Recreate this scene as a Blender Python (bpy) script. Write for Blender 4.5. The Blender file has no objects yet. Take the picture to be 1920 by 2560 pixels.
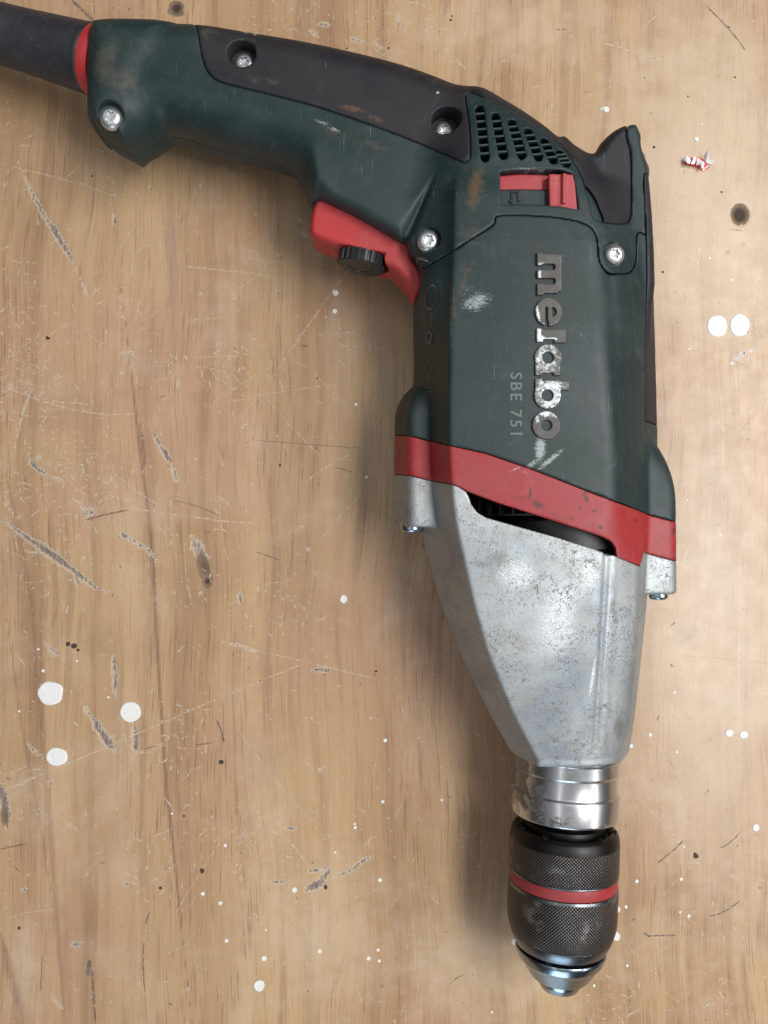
import bpy, bmesh, math, random, time
import numpy as np
from mathutils import Vector, Matrix
T0 = time.time()
random.seed(7); RNG = np.random.RandomState(7)
MM = 0.001
sc = bpy.context.scene
COL = sc.collection

# ------------------------------------------------------------------ camera
CAM_H, FPX, TILT = 370.0, 2100.0, math.atan(50 / 2100)
cam = bpy.data.cameras.new('camera')
cam.sensor_fit = 'VERTICAL'; cam.sensor_height = 24.0; cam.lens = 24.0 * FPX / 2560
cam.clip_start = 0.01; cam.clip_end = 20
cam_o = bpy.data.objects.new('camera', cam); COL.objects.link(cam_o)
cam_o.location = (0, 0, CAM_H * MM); cam_o.rotation_euler = (TILT, 0, 0)
sc.camera = cam_o

# ------------------------------------------------------------------ light
w = bpy.data.worlds.new('World'); sc.world = w; w.use_nodes = True
bgn = w.node_tree.nodes['Background']
bgn.inputs['Color'].default_value = (0.93, 0.96, 1.0, 1); bgn.inputs['Strength'].default_value = 0.37     # a lit white ceiling above, dim walls round it
_tc = w.node_tree.nodes.new('ShaderNodeTexCoord'); _sp = w.node_tree.nodes.new('ShaderNodeSeparateXYZ'); _mr = w.node_tree.nodes.new('ShaderNodeMapRange')
_mr.interpolation_type = 'SMOOTHSTEP'; _mr.inputs['From Min'].default_value = 0.35; _mr.inputs['From Max'].default_value = 0.85
_mr.inputs['To Min'].default_value = 0.10; _mr.inputs['To Max'].default_value = 0.8
_cb = w.node_tree.nodes.new('ShaderNodeCombineColor'); _l = w.node_tree.links
_l.new(_tc.outputs['Generated'], _sp.inputs[0]); _l.new(_sp.outputs[2], _mr.inputs['Value'])
for _i in range(3): _l.new(_mr.outputs[0], _cb.inputs[_i])
_l.new(_cb.outputs[0], bgn.inputs['Color'])

def area(name, loc, size, size_y, power, color, aim=(0, 0, 0)):
    l = bpy.data.lights.new(name, 'AREA'); l.shape = 'RECTANGLE'; l.size = size; l.size_y = size_y
    l.energy = power; l.color = color
    o = bpy.data.objects.new(name, l); COL.objects.link(o); o.location = loc
    z_ = (Vector(loc) - Vector(aim)).normalized(); x_ = Vector((0, 1, 0)).cross(z_).normalized(); y_ = z_.cross(x_)
    o.rotation_euler = Matrix((x_, y_, z_)).transposed().to_euler()      # long side runs along the bench (world Y)
    return o
area('ceiling_lamp', (0.84, 0.15, 1.60), 0.42, 1.3, 26, (1.0, 0.985, 0.965), (0.03, 0.1, 0))
area('ceiling_tube', (1.62, 0.0, 1.35), 0.08, 3.0, 14, (1.0, 0.99, 0.97), (0.05, 0, 0))
area('ceiling_tube', (-0.74, 0.0, 1.70), 0.05, 3.0, 3.0, (0.96, 0.98, 1.0), (0.0, 0, 0))
area('ceiling_panel', (-0.10, 0.22, 1.70), 0.30, 0.40, 0.7, (1.0, 1.0, 1.0), (-0.10, 0.22, 0))
area('window_light', (-0.15, -2.1, 0.62), 0.9, 0.8, 11.0, (0.66, 0.84, 1.0), (-0.149, 0.1, 0))
sc.view_settings.view_transform = 'Standard'; sc.view_settings.look = 'None'
sc.view_settings.exposure = 0.12; sc.view_settings.gamma = 1.0
try: sc.view_settings.use_curve_mapping = False
except Exception: pass

# ------------------------------------------------------------------ picture <-> place
CT, ST = math.cos(TILT), math.sin(TILT)
def ray(px, py):
    dx, dy, dz = (px - 960.0), -(py - 1280.0), -FPX
    return np.array([dx, dy * CT - dz * ST, dy * ST + dz * CT])
def P(px, py, z=0.0):
    """point of the place (mm) seen at a pixel of the photograph, at height z above the table"""
    d = ray(px, py); t = (z - CAM_H) / d[2]
    return float(d[0] * t), float(d[1] * t)
def PL(pts, z): return [P(a, b, z) for a, b in pts]
TZ = 1.6                        # the board's surface
HM = 34.0                       # height of the drill's parting plane

# ------------------------------------------------------------------ objects
def link(o, parent=None, label=None, cat=None, group=None, kind=None):
    COL.objects.link(o)
    if parent: o.parent = parent
    if label: o['label'] = label
    if cat: o['category'] = cat
    if group: o['group'] = group
    if kind: o['kind'] = kind
    return o
def mesh_obj(name, V, F, mat, parent=None, smooth=True, uv=None, **kw):
    me = bpy.data.meshes.new(name)
    V = np.asarray(V, dtype=np.float64) * MM
    if isinstance(F, np.ndarray):
        n, k = F.shape
        me.vertices.add(len(V)); me.vertices.foreach_set('co', V.astype(np.float32).ravel())
        me.loops.add(n * k); me.loops.foreach_set('vertex_index', F.astype(np.int32).ravel())
        me.polygons.add(n); me.polygons.foreach_set('loop_start', np.arange(0, n * k, k, dtype=np.int32))
        me.update(calc_edges=True)
    else:
        me.from_pydata([tuple(v) for v in V], [], F); me.update()
    if smooth:
        me.polygons.foreach_set('use_smooth', np.ones(len(me.polygons), dtype=bool))
    if uv is not None:
        l = me.uv_layers.new(name='map'); idx = np.empty(len(me.loops), dtype=np.int32)
        me.loops.foreach_get('vertex_index', idx); l.data.foreach_set('uv', np.asarray(uv, dtype=np.float32)[idx].ravel())
    if mat: me.materials.append(mat)
    return link(bpy.data.objects.new(name, me), parent, **kw)
def sharp_by_angle(o, deg=35):
    o.data.set_sharp_from_angle(angle=math.radians(deg))

# ------------------------------------------------------------------ materials
class NT:
    def __init__(s, name):
        s.m = bpy.data.materials.new(name); s.m.use_nodes = True
        s.t = s.m.node_tree; s.n = s.t.nodes; s.l = s.t.links
        s.b = s.n['Principled BSDF']; s.tc = s.n.new('ShaderNodeTexCoord')
        s.obj = s.tc.outputs['Object']
    def node(s, t, **k):
        n = s.n.new(t)
        for a, b in k.items(): setattr(n, a, b)
        return n
    def put(s, sock, v):
        if isinstance(v, bpy.types.NodeSocket): s.l.new(v, sock)
        elif isinstance(v, (tuple, list)) and sock.type == 'RGBA' and len(v) == 3: sock.default_value = (*v, 1)
        else: sock.default_value = v
    def mapping(s, src, scale=(1, 1, 1), rot=(0, 0, 0), loc=(0, 0, 0)):
        m = s.node('ShaderNodeMapping'); s.put(m.inputs['Vector'], src)
        m.inputs['Scale'].default_value = scale; m.inputs['Rotation'].default_value = rot; m.inputs['Location'].default_value = loc
        return m.outputs[0]
    def noise(s, vec, scale, detail=4, rough=0.6, dist=0.0):
        n = s.node('ShaderNodeTexNoise'); s.put(n.inputs['Vector'], vec)
        n.inputs['Scale'].default_value = scale; n.inputs['Detail'].default_value = detail
        n.inputs['Roughness'].default_value = rough; n.inputs['Distortion'].default_value = dist
        return n.outputs['Fac']
    def voronoi(s, vec, scale, feature='F1'):
        n = s.node('ShaderNodeTexVoronoi', feature=feature); s.put(n.inputs['Vector'], vec)
        n.inputs['Scale'].default_value = scale
        return n.outputs['Distance']
    def ramp(s, f, a, b, lo=0.0, hi=1.0, smooth=True):
        n = s.node('ShaderNodeMapRange', interpolation_type='SMOOTHSTEP' if smooth else 'LINEAR'); s.put(n.inputs['Value'], f)
        n.inputs['From Min'].default_value = a; n.inputs['From Max'].default_value = b
        n.inputs['To Min'].default_value = lo; n.inputs['To Max'].default_value = hi
        return n.outputs['Result']
    def math(s, op, a, b=0.0, clamp=False):
        n = s.node('ShaderNodeMath', operation=op, use_clamp=clamp); s.put(n.inputs[0], a); s.put(n.inputs[1], b)
        return n.outputs[0]
    def mix(s, f, a, b, mode='MIX'):
        n = s.node('ShaderNodeMix', data_type='RGBA', blend_type=mode)
        s.put(n.inputs[0], f); s.put(n.inputs[6], a); s.put(n.inputs[7], b)
        return n.outputs[2]
    def attr(s, name):
        n = s.node('ShaderNodeAttribute'); n.attribute_name = name
        return n.outputs['Fac']
    def bump(s, h, strength, dist, base=None):
        n = s.node('ShaderNodeBump'); n.inputs['Strength'].default_value = strength; n.inputs['Distance'].default_value = dist
        s.put(n.inputs['Height'], h)
        if base: s.put(n.inputs['Normal'], base)
        return n.outputs[0]
    def out(s, color=None, rough=None, metal=None, normal=None, **k):
        if color is not None: s.put(s.b.inputs['Base Color'], color)
        if rough is not None: s.put(s.b.inputs['Roughness'], rough)
        if metal is not None: s.put(s.b.inputs['Metallic'], metal)
        if normal is not None: s.put(s.b.inputs['Normal'], normal)
        for a, b in k.items(): s.put(s.b.inputs[a.replace('_', ' ')], b)
        return s.m
    def streaks(s, ang, scale, lo, hi, stretch=40, mask_scale=60):
        """short straight scratches lying at one angle"""
        v = s.mapping(s.obj, (scale, scale / stretch, scale), (0, 0, ang))
        f = s.ramp(s.noise(v, 1.0, 2, 0.5), lo, hi)
        g = s.ramp(s.noise(s.mapping(s.obj, loc=(ang, ang * 2, 0)), mask_scale, 3, 0.6), 0.45, 0.68)
        return s.math('MULTIPLY', f, g)

def plastic(name, base, dusty, rough=0.5, grime=0.35, bumpy=0.00012, attrs=False):
    t = NT(name)
    big = t.noise(t.obj, 28, 5, 0.65); fine = t.noise(t.obj, 420, 4, 0.7); dots = t.noise(t.obj, 2400, 2, 0.6)
    c = t.mix(t.ramp(big, 0.35, 0.75, 0, grime), base, dusty)
    c = t.mix(t.ramp(fine, 0.56, 0.78, 0, 0.45), c, dusty)
    c = t.mix(t.ramp(t.noise(t.mapping(t.obj, loc=(2, 4, 1)), 95, 6, 0.75, 0.8), 0.52, 0.74, 0, 0.5), c, tuple(v * 1.25 for v in dusty))
    st = t.math('MAXIMUM', t.streaks(0.5, 2600, 0.68, 0.74), t.streaks(-0.9, 2300, 0.69, 0.75))
    st = t.math('MAXIMUM', st, t.streaks(1.35, 2500, 0.7, 0.75))
    c = t.mix(t.math('MULTIPLY', st, 0.42), c, (0.25, 0.29, 0.28))
    r = t.ramp(big, 0.3, 0.7, rough - 0.07, rough + 0.08)
    if attrs:
        # scuffs: rubbed places with their own outline and a painted crest highlight, broken up by fine noise
        n = t.noise(t.mapping(t.obj, (900, 2600, 900), (0, 0, 0.35)), 1.0, 4, 0.7)
        sc_ = t.ramp(t.math('ADD', t.attr('scuff_glint'), t.math('MULTIPLY', t.math('SUBTRACT', n, 0.5), 1.5)), 0.45, 0.95)
        ru = t.ramp(t.math('ADD', t.attr('rust'), t.math('MULTIPLY', t.math('SUBTRACT', t.noise(t.obj, 500, 5, 0.7), 0.5), 1.1)), 0.3, 1.1)
        gr = t.ramp(t.math('ADD', t.attr('grime'), t.math('MULTIPLY', t.math('SUBTRACT', t.noise(t.obj, 260, 5, 0.7), 0.5), 1.3)), 0.35, 0.9)
        c = t.mix(t.math('MULTIPLY', gr, 0.75), c, (0.022, 0.018, 0.018) if base[0] > .2 else (0.075, 0.07, 0.055))
        c = t.mix(t.math('MULTIPLY', ru, 0.75), c, (0.16, 0.085, 0.035))
        c = t.mix(t.math('MULTIPLY', sc_, 0.8), c, (0.42, 0.47, 0.47))
        geo = t.node('ShaderNodeNewGeometry')
        edge = t.ramp(t.math('ADD', geo.outputs['Pointiness'], t.math('MULTIPLY', t.math('SUBTRACT', fine, 0.5), 0.12)), 0.525, 0.6, 0, 0.35)
        c = t.mix(edge, c, dusty)
    h = t.math('ADD', t.math('MULTIPLY', dots, 0.5), t.math('MULTIPLY', fine, 0.5))
    return t.out(c, r, 0.0, t.bump(h, 0.5, bumpy), Specular_IOR_Level=0.4)

M = {}
M['green'] = plastic('green_plastic', (0.0088, 0.0235, 0.0258), (0.042, 0.058, 0.055), 0.50, 0.5, attrs=True)
M['black'] = plastic('black_rubber', (0.0115, 0.0112, 0.0155), (0.032, 0.031, 0.034), 0.58, 0.45, attrs=True)
M['red'] = plastic('red_plastic', (0.31, 0.020, 0.026), (0.30, 0.075, 0.075), 0.48, 0.6, attrs=True)
M['redclean'] = plastic('clean_red_plastic', (0.43, 0.030, 0.034), (0.36, 0.075, 0.07), 0.46, 0.5)
M['switchred'] = plastic('faded_red_plastic', (0.37, 0.040, 0.048), (0.40, 0.10, 0.10), 0.45, 0.5)
M['blackhard'] = plastic('black_hard_plastic', (0.010, 0.010, 0.012), (0.03, 0.03, 0.033), 0.38, 0.4)
M['dark'] = plastic('dark_inner_plastic', (0.008, 0.008, 0.009), (0.02, 0.02, 0.02), 0.45, 0.4)
M['sleeve'] = plastic('cable_sleeve_rubber', (0.020, 0.021, 0.027), (0.055, 0.055, 0.06), 0.5, 0.55)

def alu():
    t = NT('cast_aluminium')
    big = t.noise(t.obj, 24, 5, 0.6, 0.6); mid = t.noise(t.obj, 130, 6, 0.72, 0.8); fine = t.noise(t.obj, 1500, 4, 0.7)
    pit = t.ramp(t.noise(t.mapping(t.obj, (1, 1, 1)), 620, 6, 0.75, 1.5), 0.545, 0.63)
    pit = t.math('MULTIPLY', pit, t.ramp(t.noise(t.obj, 75, 4, 0.6), 0.36, 0.6))
    hair = t.ramp(t.math('ABSOLUTE', t.math('SUBTRACT', t.noise(t.obj, 330, 3, 0.55, 2.2), 0.5)), 0.0, 0.018, 1, 0)
    hair = t.math('MULTIPLY', hair, t.ramp(t.noise(t.obj, 200, 3, 0.6), 0.5, 0.62))
    c = t.mix(t.ramp(big, 0.35, 0.68), (0.39, 0.42, 0.43), (0.25, 0.28, 0.32))
    c = t.mix(t.ramp(mid, 0.42, 0.7, 0, 0.45), c, (0.40, 0.385, 0.34))
    c = t.mix(t.ramp(fine, 0.5, 0.7, 0, 0.35), c, (0.33, 0.33, 0.31))
    g = t.ramp(t.math('ADD', t.attr('grime'), t.math('MULTIPLY', t.math('SUBTRACT', mid, 0.5), 1.6)), 0.3, 0.95)
    c = t.mix(t.math('MULTIPLY', g, 0.6), c, (0.14, 0.13, 0.11))
    c = t.mix(t.math('MULTIPLY', pit, 0.55), c, (0.14, 0.135, 0.125))
    c = t.mix(t.math('MULTIPLY', hair, 0.85), c, (0.07, 0.065, 0.06))
    shiny = t.ramp(t.math('ADD', t.attr('scuff_glint'), t.math('MULTIPLY', t.math('SUBTRACT', fine, 0.5), 0.9)), 0.3, 0.9)
    c = t.mix(t.math('MULTIPLY', shiny, 0.45), c, (0.60, 0.63, 0.67))
    r = t.mix(shiny, t.ramp(mid, 0.3, 0.7, 0.46, 0.62), (0.38,) * 3)
    h = t.math('ADD', t.math('MULTIPLY', fine, 0.5), t.math('ADD', mid, t.math('MULTIPLY', pit, -0.6)))
    return t.out(c, r, 0.72, t.bump(h, 0.6, 0.00022))
M['alu'] = alu()
def machined(name, base, rough, dirt=0.5, uvlines=700, coat=0.0):
    t = NT(name)
    uv = t.node('ShaderNodeUVMap').outputs[0]
    ln = t.noise(t.mapping(uv, (3, uvlines, 1)), 1.0, 3, 0.7)
    mid = t.noise(t.obj, 170, 6, 0.75, 0.6); big = t.noise(t.obj, 45, 4, 0.6)
    d = t.ramp(t.math('ADD', mid, t.math('MULTIPLY', t.attr('grime'), 0.22)), 0.58, 0.72)
    c = t.mix(t.math('MULTIPLY', d, dirt), base, (0.09, 0.08, 0.065))
    c = t.mix(t.ramp(big, 0.4, 0.7, 0, 0.2), c, (base[0] * .7, base[1] * .7, base[2] * .72))
    r = t.math('ADD', t.ramp(ln, 0.3, 0.7, rough - 0.03, rough + 0.05), t.math('MULTIPLY', d, 0.3))
    return t.out(c, r, t.math('SUBTRACT', 1.0, t.math('MULTIPLY', d, 0.5)), t.bump(ln, 0.15, 0.00003), Coat_Weight=coat, Coat_Roughness=0.08)
M['collar'] = machined('machined_aluminium', (0.60, 0.61, 0.63), 0.27, 0.95, coat=1.0)
M['steel'] = machined('blued_steel', (0.19, 0.21, 0.235), 0.3, 0.35)
M['steeldark'] = machined('black_steel', (0.035, 0.034, 0.035), 0.42, 0.3)
M['nose'] = machined('bright_blued_steel', (0.30, 0.37, 0.42), 0.22, 0.3)
def zinc():
    t = NT('zinc_screw'); n = t.noise(t.obj, 900, 4, 0.7)
    c = t.mix(t.ramp(n, 0.45, 0.75), (0.66, 0.68, 0.70), (0.22, 0.22, 0.21))
    return t.out(c, t.ramp(n, 0.3, 0.7, 0.24, 0.5), 0.9, t.bump(n, 0.35, 0.00012))
M['zinc'] = zinc()
def knurl():
    t = NT('knurled_steel'); uv = t.node('ShaderNodeUVMap').outputs[0]   # uv in millimetres round and along the sleeve
    sep = t.node('ShaderNodeSeparateXYZ'); t.l.new(uv, sep.inputs[0]); u, v = sep.outputs[0], sep.outputs[1]
    k = 2 * math.pi / 1.25
    a = t.math('SINE', t.math('MULTIPLY', t.math('ADD', u, v), k)); b = t.math('SINE', t.math('MULTIPLY', t.math('SUBTRACT', u, v), k))
    h = t.math('MULTIPLY', t.math('ADD', a, b), 0.25); h = t.math('ADD', h, 0.5)
    n = t.noise(t.obj, 260, 5, 0.7); big = t.noise(t.obj, 60, 4, 0.6)
    peak = t.ramp(h, 0.5, 0.95)
    c = t.mix(peak, (0.024, 0.022, 0.021), (0.19, 0.185, 0.18))
    c = t.mix(t.ramp(n, 0.45, 0.75, 0, 0.55), c, (0.045, 0.034, 0.028))
    c = t.mix(t.ramp(big, 0.52, 0.68, 0, 0.45), c, (0.12, 0.075, 0.055))
    c = t.mix(t.ramp(t.noise(t.mapping(t.obj, loc=(5, 2, 1)), 90, 4, 0.6), 0.55, 0.7, 0, 0.5), c, (0.30, 0.31, 0.33))
    ru = t.ramp(t.math('ADD', t.attr('rust'), t.math('MULTIPLY', t.math('SUBTRACT', n, 0.5), 1.4)), 0.35, 0.9)
    c = t.mix(t.math('MULTIPLY', ru, 0.75), c, (0.13, 0.05, 0.022))
    return t.out(c, t.ramp(big, 0.3, 0.7, 0.3, 0.42), 0.75, t.bump(h, 1.0, 0.00022))
M['knurl'] = knurl()
def flat(name, col, rough=0.6, metal=0.0):
    t = NT(name); n = t.noise(t.obj, 700, 4, 0.7)
    return t.out(t.mix(t.ramp(n, 0.4, 0.7, 0, 0.4), col, tuple(x * 0.7 for x in col)), rough, metal)
M['print'] = flat('pale_print', (0.13, 0.16, 0.152))
M['faint'] = flat('faint_print', (0.085, 0.09, 0.088))
def lettermat():
    t = NT('worn_silver_letter'); n = t.noise(t.mapping(t.obj, (1, 1, 1), (0, 0, 0.7)), 700, 6, 0.75, 0.4)
    f = t.ramp(t.math('ADD', t.attr('scuff_glint'), t.math('MULTIPLY', t.math('SUBTRACT', n, 0.5), 1.9)), 0.45, 1.0)
    c = t.mix(t.ramp(t.noise(t.obj, 240, 4, 0.6), 0.4, 0.7), (0.068, 0.062, 0.055), (0.09, 0.091, 0.084))
    c = t.mix(f, c, (0.50, 0.54, 0.55))
    return t.out(c, t.mix(f, (0.5,) * 3, (0.33,) * 3), t.math('MULTIPLY', f, 0.55), t.bump(n, 0.4, 0.00012))
M['letter'] = lettermat()

# ------------------------------------------------------------------ signed distance tools (mm)
def poly_sdf(pts, x, y):
    x, y = np.broadcast_arrays(x, y); d2 = np.full(x.shape, 1e12, dtype=np.float32); inside = np.zeros(x.shape, dtype=bool)
    n = len(pts)
    for i in range(n):
        ax, ay = pts[i]; bx, by = pts[(i + 1) % n]
        ex, ey = bx - ax, by - ay; L = ex * ex + ey * ey
        if L < 1e-12: continue
        t = np.clip(((x - ax) * ex + (y - ay) * ey) / L, 0, 1)
        d2 = np.minimum(d2, (x - ax - t * ex) ** 2 + (y - ay - t * ey) ** 2)
        if ey != 0:
            c = ((ay > y) != (by > y)); c &= (x < ex * (y - ay) / ey + ax); inside ^= c
    d = np.sqrt(d2); return np.where(inside, -d, d).astype(np.float32)
def spline(pts, n=5, closed=True, corners=()):
    """Catmull-Rom through the points; indices in corners stay sharp"""
    out = []; N = len(pts); rng = range(N if closed else N - 1)
    g = lambda i: np.array(pts[i % N] if closed else pts[min(max(i, 0), N - 1)], dtype=float)
    for i in rng:
        p1, p2 = g(i), g(i + 1)
        p0 = g(i - 1) if (i % N) not in corners else p1
        p3 = g(i + 2) if ((i + 1) % N) not in corners else p2
        for k in range(n):
            t = k / n
            out.append(tuple(0.5 * ((2 * p1) + (p2 - p0) * t + (2 * p0 - 5 * p1 + 4 * p2 - p3) * t * t + (3 * p1 - p0 - 3 * p2 + p3) * t ** 3)))
    if not closed: out.append(tuple(g(N - 1)))
    return out
def smin(a, b, k):
    h = np.maximum(k - np.abs(a - b), 0) / k; return np.minimum(a, b) - h * h * k * 0.25
def smax(a, b, k): return -smin(-a, -b, k)
def pillow(d, wv, H, rx, rz):
    qx = np.maximum((d + rx) / rx, 0); qz = np.maximum((np.abs(wv) - H + rz) / rz, 0)
    inner = np.minimum(np.maximum((d + rx) / rx, (np.abs(wv) - H + rz) / rz), 0)
    return (np.sqrt(qx * qx + qz * qz) + inner - 1.0) * min(rx, rz)
def boxsdf(x, y, z, c, h, r=0.3, ang=0.0):
    ca, sa = math.cos(ang), math.sin(ang); X = (x - c[0]) * ca + (y - c[1]) * sa; Y = -(x - c[0]) * sa + (y - c[1]) * ca
    qx, qy, qz = np.abs(X) - h[0] + r, np.abs(Y) - h[1] + r, np.abs(z - c[2]) - h[2] + r
    return np.sqrt(np.maximum(qx, 0) ** 2 + np.maximum(qy, 0) ** 2 + np.maximum(qz, 0) ** 2) + np.minimum(np.maximum(qx, np.maximum(qy, qz)), 0) - r
def surface_nets(F, org, h):
    S = F < 0
    nx, ny, nz = F.shape
    cnt = np.zeros((nx - 1, ny - 1, nz - 1), dtype=np.int8)
    for i in (0, 1):
        for j in (0, 1):
            for k in (0, 1): cnt += S[i:nx - 1 + i, j:ny - 1 + j, k:nz - 1 + k]
    I, J, K = np.nonzero((cnt > 0) & (cnt < 8)); del cnt
    idx = np.full((nx - 1, ny - 1, nz - 1), -1, dtype=np.int32); idx[I, J, K] = np.arange(len(I))
    acc = np.zeros((len(I), 3)); num = np.zeros(len(I))
    cv = {(i, j, k): F[I + i, J + j, K + k].astype(np.float64) for i in (0, 1) for j in (0, 1) for k in (0, 1)}
    for a in cv:
        for ax in range(3):
            if a[ax] == 0:
                b = list(a); b[ax] = 1; b = tuple(b); f0, f1 = cv[a], cv[b]
                m = (f0 < 0) != (f1 < 0); t = np.where(m, f0 / np.where(m, f0 - f1, 1), 0)
                for q in range(3): acc[:, q] += np.where(m, (t if q == ax else a[q]), 0)
                num += m
    V = acc / num[:, None] + np.stack([I, J, K], 1)
    V = V * h + np.array(org)
    faces = []
    for ax in range(3):
        o = [1, 2]; u, v = [q for q in range(3) if q != ax]
        sl0 = [slice(1, -1)] * 3; sl1 = [slice(1, -1)] * 3; sl0[ax] = slice(0, -1); sl1[ax] = slice(1, None)
        A, B = S[tuple(sl0)], S[tuple(sl1)]
        for flip in (0, 1):
            m = (A & ~B) if flip == 0 else (~A & B)
            G = np.stack(np.nonzero(m), 1) + 1; G[:, ax] -= 1
            def cell(du, dv):
                g = G.copy(); g[:, u] += du; g[:, v] += dv; return idx[g[:, 0], g[:, 1], g[:, 2]]
            q = np.stack([cell(-1, -1), cell(0, -1), cell(0, 0), cell(-1, 0)], 1)
            if (flip == 0) == (ax == 1): q = q[:, ::-1]
            faces.append(q)
    Fc = np.concatenate(faces); Fc = Fc[(Fc >= 0).all(1)]
    return V, Fc
def grid(x0, x1, y0, y1, z0, z1, h):
    X = np.arange(x0, x1 + h, h, dtype=np.float32)[:, None, None]; Y = np.arange(y0, y1 + h, h, dtype=np.float32)[None, :, None]
    Z = np.arange(z0, z1 + h, h, dtype=np.float32)[None, None, :]
    return X, Y, Z
def sdf_obj(name, fn, box, h, mat, parent, attrs=None, relax=1, **kw):
    X, Y, Z = grid(*box, h)
    V, Fc = surface_nets(fn(X, Y, Z), (box[0], box[2], box[4]), h)
    o = mesh_obj(name, V, Fc, mat, parent, **kw)
    for an, marks in (attrs or {}).items():
        val = np.zeros(len(V), dtype=np.float32)
        for mk in marks: val = np.maximum(val, mark(mk, V))
        at = o.data.attributes.new(an, 'FLOAT', 'POINT'); at.data.foreach_set('value', val)
    print(name, len(V), round(time.time() - T0, 1))
    return o
def mark(mk, V):
    """soft mark field: (px, py, radius_x_px, radius_y_px, angle_deg, amplitude, height)"""
    px, py, rx, ry, an, amp, zz = mk
    cx, cy = P(px, py, zz); s = (CAM_H - zz) / FPX; a = math.radians(-an)
    dx, dy = V[:, 0] - cx, V[:, 1] - cy; u = (dx * math.cos(a) + dy * math.sin(a)) / (rx * s); v = (-dx * math.sin(a) + dy * math.cos(a)) / (ry * s)
    r = np.sqrt(u * u + v * v)
    f = amp * np.clip(1.35 - r, 0, 1) ** 0.8
    return np.where(V[:, 2] > HM - 5, f, 0).astype(np.float32)

# ------------------------------------------------------------------ the drill's body as one signed distance field
def colfun(pts, zs):
    """column of (py, px) control points at height z -> X as a function of Y"""
    q = [P(px, py, z) for (py, px), z in zip(pts, zs)]
    q.sort(key=lambda a: a[1]); ys = np.array([a[1] for a in q]); xs = np.array([a[0] for a in q])
    # densify with a smooth interpolation
    yy = np.linspace(ys[0], ys[-1], 200); xx = np.interp(yy, ys, xs)
    k = np.ones(9) / 9; xp = np.pad(xx, 4, mode='edge'); xs2 = np.convolve(xp, k, 'valid')
    xs2[:4] = xx[:4]; xs2[-4:] = xx[-4:]
    return lambda y: np.interp(y, yy, xs2).astype(np.float32)
T = [  # py, left px (z mid), left top edge px, half thickness, ridge px, w2, right px (z mid+w2), right px (z mid)
 (420, 1085, 1140, 29, 1440, 16, 1590, 1625), (600, 1045, 1136, 31.5, 1490, 16, 1607, 1634), (800, 1028, 1128, 32, 1512, 16, 1611, 1642),
 (1000, 1024, 1124, 32, 1530, 16, 1612, 1648), (1100, 1024, 1125, 32, 1538, 16, 1613, 1650), (1240, 1035, 1131, 32, 1540, 18, 1612, 1648),
 (1330, 1048, 1144, 31.6, 1530, 21, 1607, 1636), (1400, 1063, 1160, 31.2, 1527, 24, 1603, 1627), (1520, 1098, 1187, 30, 1521, 24, 1600, 1620),
 (1640, 1145, 1223, 28.4, 1514, 22.5, 1590, 1608), (1780, 1214, 1281, 25.8, 1504, 20, 1576, 1592), (1850, 1253, 1318, 24.2, 1500, 18, 1566, 1583),
 (1900, 1279, 1345, 23, 1497, 16, 1554, 1572)]
fxl = colfun([(t[0], t[1]) for t in T], [HM] * len(T))
fxa = colfun([(t[0], t[2]) for t in T], [HM + t[3] for t in T])
fxr1 = colfun([(t[0], t[4]) for t in T], [HM + t[3] - .6 for t in T])
fxr2 = colfun([(t[0], t[6]) for t in T], [HM + t[5] for t in T])
fxr3 = colfun([(t[0], t[7]) for t in T], [HM] * len(T))
_yT = np.array([P(0, t[0], HM + t[3])[1] for t in T])[::-1]
fH = lambda y: np.interp(y, _yT, np.array([t[3] for t in T])[::-1]).astype(np.float32)
fw2 = lambda y: np.interp(y, _yT, np.array([t[5] for t in T])[::-1]).astype(np.float32)
Y_COLLAR = -87.2
def motor_sdf(x, y, wv):
    a = np.abs(wv); xl, xa, xb, xc, xd, H, w2 = fxl(y), fxa(y), fxr1(y), fxr2(y), fxr3(y), fH(y), fw2(y)
    L = np.hypot(H, xa - xl); dl = (-(x - xl) * H + a * (xa - xl)) / L
    dl = smax(dl, xl + 1.2 - x, 2.0)
    u = (x - (xa + xb) / 2) / ((xb - xa) / 2)
    dt = a - H + 0.55 * u * u - 0.3
    L1 = np.hypot(xc - xb, H - w2); d1 = ((x - xb) * (H - w2) + (a - H) * (xc - xb)) / L1
    L2 = np.hypot(xd - xc, w2); d2 = ((x - xc) * w2 + (a - w2) * (xd - xc)) / L2
    d = smax(dl, dt, 1.1); d = smax(d, d1, 3.2); d = smax(d, d2, 2.0)
    d = smax(d, x - xd + 0.8, 2)
    d = smax(d, Y_COLLAR - y, 1.2)
    return d
Y_MTOP = P(1300, 425, 60)[1]
LX = [P(981, 1180, 36)[0], P(1024, 1180, 50)[0], P(1086, 1180, 50)[0]]
def lobe_left(x, y, wv):
    a = np.abs(wv); x0, x1, x2 = LX
    H = 16.0; L = math.hypot(H, x1 - x0)
    d = smax((-(x - x0) * H + a * (x1 - x0)) / L, a - H, 2.5)
    d = smax(d, x0 + 0.5 - x, 2); d = smax(d, x - x2 - 8, 1)
    yt, yb = P(0, 935, 45)[1], P(0, 1318, 45)[1]
    t = (y - yt) ; sl = (t + 0.55 * (x2 - x)) * 0.8 + 0.2 * a - 1.0        # sloping shoulder
    d = smax(d, sl, 9)
    return smax(d, yb - y, 1.2)
RX = [P(1608, 1300, 48)[0], P(1692, 1300, 44)[0]]
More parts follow.
